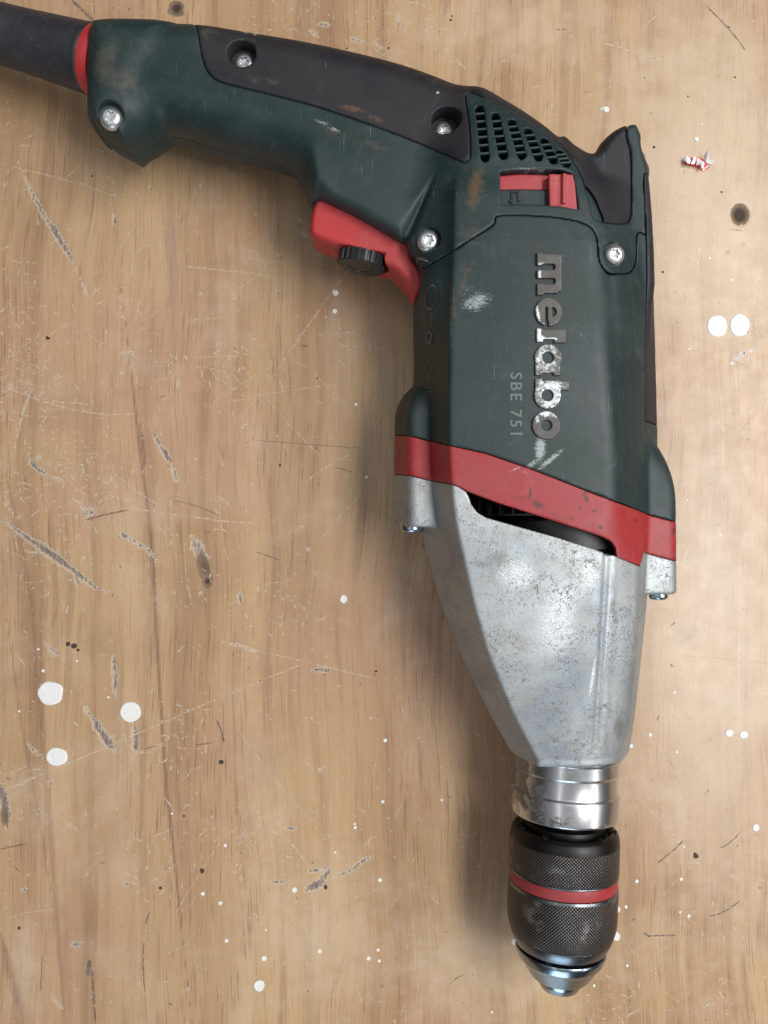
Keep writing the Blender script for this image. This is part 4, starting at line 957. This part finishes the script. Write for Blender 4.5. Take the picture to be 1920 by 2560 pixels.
  ([(50, 2225), (70, 2225)], 7, .9), ([(310, 2210), (325, 2212)], 8, .9), ([(215, 2180), (222, 2190)], 7, .7), ([(350, 2205), (300, 2170)], 4, .6), ([(465, 2475), (475, 2470)], 7, .8)]: Gm(seg_field(pts, w0, am))
rs = np.random.RandomState(3)
for _ in range(150):   # scattered small chips, thick on the left of the board
    px = rs.rand() ** 1.5 * 1000 if rs.rand() < .8 else 1000 + rs.rand() * 900; py = rs.rand() * 2560; l_ = rs.exponential(9); a = rs.rand() * 3.14
    Gm(seg_field([(px, py), (px + l_ * math.cos(a) + 1, py + l_ * math.sin(a))], 3.5 + rs.rand() * 5, .45 + rs.rand() * .3))
knot = np.zeros(GX.shape)
for e in [(1850, 536, 26, 31, 0, 1.25), (440, 18, 22, 20, 0, 1.15), (440, 30, 34, 18, 10, .75), (508, 1418, 23, 60, -14, .78), (518, 1452, 18, 26, 0, .9), (10, 2040, 15, 40, -8, .75)]: np.maximum(knot, ell_field(*e), out=knot)
streak = np.zeros(GX.shape)
for pts, w0, am in [([(300, 700), (325, 900), (345, 1090), (368, 1250), (384, 1420), (390, 1560), (410, 1900), (430, 2100), (455, 2330), (480, 2560)], 7, .85), ([(352, 1060), (366, 1180)], 6, 1.0), ([(0, 1120), (40, 1300), (80, 1500), (120, 2000), (150, 2400), (165, 2560)], 16, .55),
  ([(0, 2330), (30, 2450), (60, 2560)], 18, .7), ([(270, 400), (310, 700)], 8, .4), ([(395, 440), (430, 700), (440, 1000)], 12, .45), ([(520, 700), (545, 1100), (580, 1600), (590, 2000), (610, 2200)], 5, .5), ([(585, 1640), (586, 2040)], 6, .5),
  ([(230, 1500), (240, 1850)], 5, .4), ([(10, 1500), (60, 1850), (100, 2050), (140, 2330)], 9, .55), ([(810, 2540), (860, 2390)], 18, .45), ([(1840, 1400), (1845, 1900), (1870, 2300), (1880, 2560)], 5, .5), ([(1700, 1000), (1716, 1640)], 7, .35), ([(1690, 2100), (1700, 2400), (1715, 2560)], 6, .5),
  ([(1880, 100), (1860, 500), (1890, 900)], 8, .35), ([(1600, 1950), (1620, 2400)], 10, .35), ([(862, 60), (875, 180)], 9, .4), ([(650, 0), (640, 60)], 8, .3), ([(1570, 60), (1566, 300)], 9, .3), ([(1030, 2000), (1060, 2560)], 14, .25), ([(1840, 960), (1870, 1300)], 8, .3)]:
    np.maximum(streak, seg_field(pts, w0, am), out=streak)
worn = np.zeros(GX.shape)
for e in [(1750, 400, 330, 600, 0, .8), (1780, 1700, 260, 900, 0, .75), (560, 300 + 500, 140, 240, 10, .45), (1300, 60, 400, 160, 0, .6), (1200, 2400, 500, 260, 0, .55), (800, 2350, 300, 300, 0, .5), (60, 2420, 60, 200, 0, .6), (620, 2450, 60, 260, 5, .5), (500, 1900, 60, 200, 0, .2)]: np.maximum(worn, ell_field(*e), out=worn)
mauve_shadow = np.zeros(GX.shape)  # ellipses beside the drill paint its soft shadow, the others tint the wood
for e in [(840, 760, 60, 400, 0, .6), (430, 620, 26, 300, -3, .7), (640, 1900, 110, 120, 0, .5), (850, 560, 90, 90, 0, .5), (800, 1400, 100, 260, 0, .25), (290, 2100, 60, 160, 0, .4), (30, 1400, 50, 260, 0, .5), (1880, 980, 50, 120, 0, .35)]: np.maximum(mauve_shadow, ell_field(*e), out=mauve_shadow)
GZ = -0.35 * np.clip(gouge - .45, 0, .6) - 1.6 * np.clip(knot - .55, 0, .6) - 0.03
nxT, nyT = GX.shape
idx = np.arange(nxT * nyT).reshape(nxT, nyT)
FT = np.stack([idx[:-1, :-1], idx[1:, :-1], idx[1:, 1:], idx[:-1, 1:]], -1).reshape(-1, 4)
table = mesh_obj('tabletop', np.stack([GX, GY, GZ], -1).reshape(-1, 3), FT, M['wood'], kind='structure')
for nme, fld in (('gouge', gouge), ('knot', knot), ('streak', streak), ('worn', worn), ('mauve_shadow', mauve_shadow)):
    at = table.data.attributes.new(nme, 'FLOAT', 'POINT'); at.data.foreach_set('value', fld.astype(np.float32).ravel())
# the board goes on beyond the picture as a wide rim round the detailed middle
E = [-190, 190, -225, 245]; R_ = 1100
Vr = [(E[0], E[2], -.03), (E[1], E[2], -.03), (E[1], E[3], -.03), (E[0], E[3], -.03), (-R_, -R_, -.03), (R_, -R_, -.03), (R_, R_, -.03), (-R_, R_, -.03)]
mesh_obj('board_surround', Vr, [(4, 5, 1, 0), (5, 6, 2, 1), (6, 7, 3, 2), (7, 4, 0, 3)], M['wood'], table, smooth=False)
table.location.z = TZ * MM
print('table', round(time.time() - T0, 1))

# ------------------------------------------------------------------ scratches: thin pale slivers cut into the varnish
def scratch_mesh(name, lines, mat):
    V, F = [], []
    for pts, wd in lines:
        Q = [np.array(L(*p)) for p in pts]; b0 = len(V); n = len(Q); wmm = wd * CAM_H / FPX
        for i, q in enumerate(Q):
            a = Q[max(i - 1, 0)]; b = Q[min(i + 1, n - 1)]; t = (b - a); t /= np.linalg.norm(t) + 1e-9; s = np.array([-t[1], t[0]]) * wmm / 2 * (0.25 if i in (0, n - 1) else 1)
            s = s * 1.8; V += [(*(q + s), 0.02), (*(q - s), 0.02)]
        for i in range(n - 1): a = b0 + 2 * i; F.append((a, a + 1, a + 3, a + 2))
    return mesh_obj(name, V, F, mat, table, smooth=False, kind='stuff')
def scr_mat(name, a, b, alpha_lo):
    t = NT(name); n = t.noise(t.obj, 260, 4, 0.7)
    return t.out(t.mix(t.ramp(n, .3, .7), a, b), 0.5, Alpha=t.ramp(t.noise(t.obj, 520, 4, 0.75), 0.36, 0.62, 0.0, alpha_lo))
def wob(x0, y0, x1, y1, amp, n, rs):
    k = np.linspace(0, 1, n); dx, dy = x1 - x0, y1 - y0; Ln = math.hypot(dx, dy) + 1e-6; bow = rs.normal() * amp
    off = bow * 4 * k * (1 - k) + rs.normal(size=n) * amp * .12
    return [(x0 + dx * a - dy / Ln * o, y0 + dy * a + dx / Ln * o) for a, o in zip(k, off)]
rs = np.random.RandomState(11); pale, darkl = [], []
cl = [(rs.rand() * 950, rs.rand() * 2560) for _ in range(34)] + [(1650 + rs.rand() * 270, rs.rand() * 2560) for _ in range(10)] + [(1000 + rs.rand() * 700, 2450 + rs.rand() * 80) for _ in range(2)] + [(850, 90), (700, 60), (900, 60), (1050, 60)] + [(100, 1080), (180, 1130), (140, 1240), (230, 1180), (330, 1270), (420, 1230), (250, 1330), (160, 1420), (90, 1320), (470, 1480)]
for (cx, cy) in cl:
    for _ in range(int(rs.exponential(22)) + 6):
        x, y = cx + rs.normal() * 55, cy + rs.normal() * 55; l_ = rs.exponential(12) + 4; a = rs.rand() * math.pi
        pale.append((wob(x, y, x + l_ * math.cos(a), y + l_ * math.sin(a), 2.5, 4, rs), 1.0 + rs.rand() * 1.3))
for _ in range(3000):
    x, y = rs.rand() * 1920, rs.rand() * 2560; l_ = rs.exponential(9) + 3; a = rs.rand() * math.pi
    pale.append((wob(x, y, x + l_ * math.cos(a), y + l_ * math.sin(a), 1.5, 3, rs), 0.8 + rs.rand() * 1.1))
for _ in range(34):
    x, y = rs.rand() * 1920, rs.rand() * 2560; l_ = 40 + rs.exponential(90); a = rs.normal() * .5 + (0.25 if rs.rand() < .6 else -.45)
    pale.append((wob(x, y, x + l_ * math.cos(a), y + l_ * math.sin(a), 7, 8, rs), 0.8 + rs.rand() * .7))
for (x0, y0, x1, y1, wd, am) in [(0, 410, 300, 495, 1.6, 8), (0, 965, 230, 1010, 1.8, 10), (60, 985, 340, 1035, 1.8, 8), (0, 965, 90, 972, 1.4, 4), (330, 1270, 640, 1310, 1.6, 6), (450, 665, 690, 690, 1.6, 5), (480, 895, 640, 885, 1.3, 3), (600, 720, 650, 680, 1.2, 3),
    (0, 1980, 560, 1740, 1.6, -4), (560, 1740, 780, 1650, 1.4, 4), (430, 2300, 540, 2120, 1.2, 3), (580, 1610, 950, 1700, 1.4, 5), (530, 1010, 700, 900, 1.1, 4), (760, 1210, 890, 1130, 1.5, 4), (800, 1350, 920, 1220, 1.3, 3), (860, 130, 1050, 40, 1.4, 16), (1500, 105, 1760, 180, 2.0, 6), (1760, 180, 1900, 220, 1.4, 4),
    (1600, 75, 1640, 40, 1.5, 2), (1620, 1760, 1700, 1800, 1.3, 3), (1640, 2380, 1640, 2480, 1.4, 2), (1720, 2000, 1650, 1880, 1.6, 10), (1860, 2140, 1910, 2060, 1.5, 5), (1830, 2200, 1915, 2130, 1.3, 6), (1650, 2250, 1800, 2100, 1.1, 8), (560, 1010, 860, 960, 1.2, 6), (300, 620, 340, 560, 1.2, 2), (250, 1160, 420, 1280, 1.3, 4), (1780, 1040, 1900, 1290, 1, 8)]:
    pale.append((wob(x0, y0, x1, y1, am, 14, rs), wd))
for (x0, y0, x1, y1, wd, am) in [(180, 0, 235, 52, 4, 2), (1762, 12, 1850, 105, 2.4, 3), (1850, 105, 1862, 125, 2.2, 2), (360, 2355, 363, 2480, 2.0, 2), (230, 2420, 238, 2560, 3.0, 2), (220, 2440, 224, 2400, 6, 1), (545, 1110, 560, 1150, 1, 1), (640, 1380, 700, 1400, 1.6, 2), (430, 1250, 550, 1290, 1.2, 3), (215, 1300, 322, 1275, 2.5, 3), (363, 2310, 375, 2280, 2, 1),
    (535, 1790, 560, 1860, 2.2, 3), (490, 1862, 540, 1855, 1.8, 1), (1800, 2120, 1850, 2080, 1.6, 4), (748, 864, 770, 865, 2.5, 0), (1620, 2340, 1690, 2338, 2.2, 2), (1610, 2330, 1625, 2342, 3, 1), (1770, 2290, 1850, 2250, 2, 5), (1640, 2160, 1710, 2100, 2, 5), (0, 2123, 70, 2108, 2, 2), (100, 2480, 105, 2390, 1.5, 2), (840, 1168, 880, 1180, 1.5, 1), (640, 1100, 900, 1120, 1.0, 3)]:
    darkl.append((wob(x0, y0, x1, y1, am, 10, rs), wd))
for _ in range(160):
    x, y = rs.rand() * 1920, rs.rand() * 2560; l_ = rs.exponential(7) + 2; a = rs.rand() * math.pi
    darkl.append((wob(x, y, x + l_ * math.cos(a), y + l_ * math.sin(a), 1, 3, rs), 1 + rs.rand() * 1.6))
scratch_mesh('pale_scratches', pale, scr_mat('pale_scratch', (0.74, 0.58, 0.40), (0.62, 0.52, 0.41), 0.85))
scratch_mesh('dark_scratches', darkl, scr_mat('dark_scratch', (0.12, 0.085, 0.07), (0.21, 0.17, 0.15), 0.9))

# ------------------------------------------------------------------ dried white paint drops
paint = NT('dried_white_paint'); pn = paint.noise(paint.obj, 420, 5, 0.7)
M['paint'] = paint.out(paint.mix(paint.ramp(pn, .52, .72, 0, .6), (0.74, 0.745, 0.73), (0.50, 0.48, 0.44)), 0.45, 0, paint.bump(pn, 0.4, 0.0001))
def drop(px, py, rx, ry=None, seed=0):
    ry = ry or rx; rs_ = np.random.RandomState(seed); s = CAM_H / FPX; cx, cy = L(px, py); n = 40 if rx > 12 else 16
    ph = rs_.rand(4) * 6.28; am = rs_.rand(4) * 0.035
    V, F = [], []; hh = min(0.35, 0.10 + rx * s * 0.12)
    for q, z in ((1.0, 0.0), (0.97, hh * .55), (0.90, hh), (0.8, hh * .82), (0.45, hh * .78)):
        for k in range(n):
            a = 2 * math.pi * k / n; rr = 1 + sum(am[j] * math.cos((j + 2) * a + ph[j]) for j in range(4))
            V.append((cx + rx * s * q * rr * math.cos(a), cy + ry * s * q * rr * math.sin(a), z - .01))
    V.append((cx, cy, hh * .8))
    for i in range(4):
        for k in range(n): F.append((i * n + k, i * n + (k + 1) % n, (i + 1) * n + (k + 1) % n, (i + 1) * n + k))
    for k in range(n): F.append((4 * n + k, 4 * n + (k + 1) % n, 5 * n))
    mesh_obj('paint_drop', V, F, M['paint'], table)
DROPS = [(126, 1733, 32, 29), (326, 1780, 26, 25), (142, 1892, 27, 22), (648, 2464, 13.5), (859, 1498, 8.5, 11), (839, 732, 7.5), (837, 778, 6), (890, 1011, 4), (916, 1192, 4), (1793, 815, 26, 28), (1849, 813, 25, 29),
 (1516, 274, 7.5), (1742, 348, 5.5), (1755, 311, 2.5), (1823, 1832, 10.5, 9), (1859, 1837, 11, 9.5), (1890, 2069, 8.5, 9), (1540, 2341, 10.5), (1543, 2274, 8), (1286, 2354, 8), (1565, 2267, 4), (1592, 2203, 4.5), (1578, 1865, 5), (1626, 1837, 4.5), (1686, 1731, 4),
 (1800, 1337, 3.5), (1692, 1880, 3), (1703, 2198, 4), (1592, 2202, 3), (1568, 2414, 3.5), (1485, 2464, 3.5), (963, 1851, 5), (888, 2069, 4), (507, 2234, 5), (551, 2258, 5), (736, 2225, 6.5), (563, 2114, 4), (566, 2352, 4.5), (660, 2396, 6.5), (799, 2378, 5), (921, 2396, 5), (945, 2375, 4), (948, 2402, 4),
 (950, 2200, 5), (430, 2034, 3), (108, 1677, 4), (48, 1778, 3), (96, 1623, 3), (271, 1743, 3), (192, 1652, 2.5), (838, 2131, 3), (887, 2060, 3), (957, 2004, 4), (1748, 624, 3), (1774, 646, 3.5), (1744, 657, 2.5), (1830, 700, 3.5), (1723, 873, 2.5), (1104, 2000, 3), (1718, 1250, 2.5), (1230, 2530, 3), (1700, 2280, 3), (1722, 2290, 4), (1565, 2268, 3), (1710, 2116, 2.5), (665, 2325, 2.5)]
for i, d_ in enumerate(DROPS): drop(d_[0], d_[1], d_[2], d_[3] if len(d_) > 3 else None, i)
# faint smear of paint near the right edge
pale2 = [(wob(1828, 912, 1862, 880, 3, 6, rs), 9), (wob(1855, 885, 1885, 872, 2, 5, rs), 4), (wob(1500, 275, 1520, 268, 2, 4, rs), 5)]
scratch_mesh('paint_smear', pale2, scr_mat('paint_smear', (0.8, 0.78, 0.75), (0.7, 0.68, 0.65), 0.9))
# dark grains of dirt and open pores
V, F = [], []
for (px, py, r) in [(1740, 2141, 6), (1635, 368, 3.5), (1838, 193, 2.5), (1822, 68, 2.5), (1720, 241, 2.5), (1611, 195, 2), (119, 845, 5), (553, 1905, 6), (505, 2177, 7), (793, 945, 3), (700, 1163, 3), (1657, 680, 3), (1628, 283, 2), (1127, 50, 3), (1130, 40, 2.5), (972, 120, 3), (868, 122, 3), (185, 1615, 7), (170, 1610, 6), (195, 1625, 4), (518, 1455, 3.5), (790, 1120, 2), (814, 2218, 6), (401, 2220, 4), (48, 2320, 4), (1738, 2135, 4), (940, 1678, 3), (460, 2040, 2.5), (1900, 2220, 2.5), (230, 440, 2.5), (1804, 480, 2.5)] + [(rs.rand() * 1920, rs.rand() * 2560, 1 + rs.rand() * 0.9) for _ in range(30)]:
    cx, cy = L(px, py); s = CAM_H / FPX; b0 = len(V); st_ = 0.7 + rs.rand() * .7
    for k in range(8):
        a = k / 8 * 6.283 + rs.rand() * .5; V.append((cx + r * s * math.cos(a) * st_, cy + r * s * math.sin(a), 0.012))
    V.append((cx, cy, 0.06)); F += [(b0 + k, b0 + (k + 1) % 8, b0 + 8) for k in range(8)]
mesh_obj('dirt_specks', V, F, flat('dirt', (0.055, 0.035, 0.025), 0.8), table, kind='stuff')

# ------------------------------------------------------------------ scrap of torn wrapper
scrap = NT('torn_red_and_white_film')
scrap_r = flat('red_film', (0.62, 0.05, 0.06), 0.35); scrap_w = flat('white_film', (0.86, 0.85, 0.86), 0.45)
bpy.data.materials.remove(scrap.m)
sroot = bpy.data.objects.new('wrapper_scrap', None); link(sroot, label='tiny crumpled scrap of red and white striped plastic film lying beside the drill', cat='litter scrap')
def strip(name, pts, z, mat, thick=.12, lab=None):
    q = [P(a, b, 2) for a, b in pts]; n = len(q); c = np.mean(q, 0)
    z = [v_ + TZ - .2 for v_ in z]; V = [(x, y, zz + thick) for (x, y), zz in zip(q, z)] + [(x, y, zz) for (x, y), zz in zip(q, z)]
    F = [tuple(range(n))[::-1] if False else tuple(range(n)), tuple(range(2 * n - 1, n - 1, -1))] + [(i, n + i, n + (i + 1) % n, (i + 1) % n)[::-1] for i in range(n)]
    mesh_obj(name, V, F, mat, sroot, smooth=False, label=lab)
Z1 = lambda b: [b + .5 * math.sin(i * 2.1) for i in range(12)]
strip('film_base', [(1712, 396), (1726, 394), (1745, 397), (1758, 398), (1768, 412), (1775, 414), (1770, 422), (1756, 427), (1745, 418), (1728, 415), (1713, 412)], [1.6, .8, 1.4, .6, .8, 1.8, .9, .4, .9, .5, .8], scrap_r)
for i, pp in enumerate([[(1707, 405), (1712, 395), (1719, 399), (1723, 406), (1720, 415), (1713, 414)], [(1722, 415), (1731, 397), (1737, 400), (1732, 416)], [(1737, 403), (1742, 401), (1745, 405), (1743, 419), (1737, 417)], [(1745, 406), (1750, 408), (1752, 410), (1757, 409), (1754, 426), (1748, 426)]]):
    strip('white_stripe', pp, [2.3 + .4 * ((k + i) % 3) for k in range(len(pp))], scrap_w, .2)
strip('curled_tab', [(1757, 393), (1761, 383), (1764, 384), (1767, 396), (1771, 403), (1775, 408), (1771, 413), (1762, 407)], [1.5, 4.5, 4.8, 3.6, 3.0, 2.2, 1.8, 1.6], scrap_w, .15)
strip('curled_tab', [(1755, 424), (1772, 413), (1783, 404), (1781, 409), (1765, 422), (1757, 427)], [.7, 1.3, 2.6, 2.0, .8, .5], scrap_w, .12)
sx, sy = P(1744, 408, 0)

# ------------------------------------------------------------------ empties sit at the base of their thing
def set_base(rt, x, y):
    rt.location = (x * MM, y * MM, 0)
    for ch in rt.children: ch.matrix_parent_inverse = Matrix.Translation((-x * MM, -y * MM, 0))
set_base(root, ROOT_LOC[0], ROOT_LOC[1]); set_base(sroot, sx, sy)
print('done', round(time.time() - T0, 1), sum(len(o.data.polygons) for o in bpy.data.objects if o.type == 'MESH'))
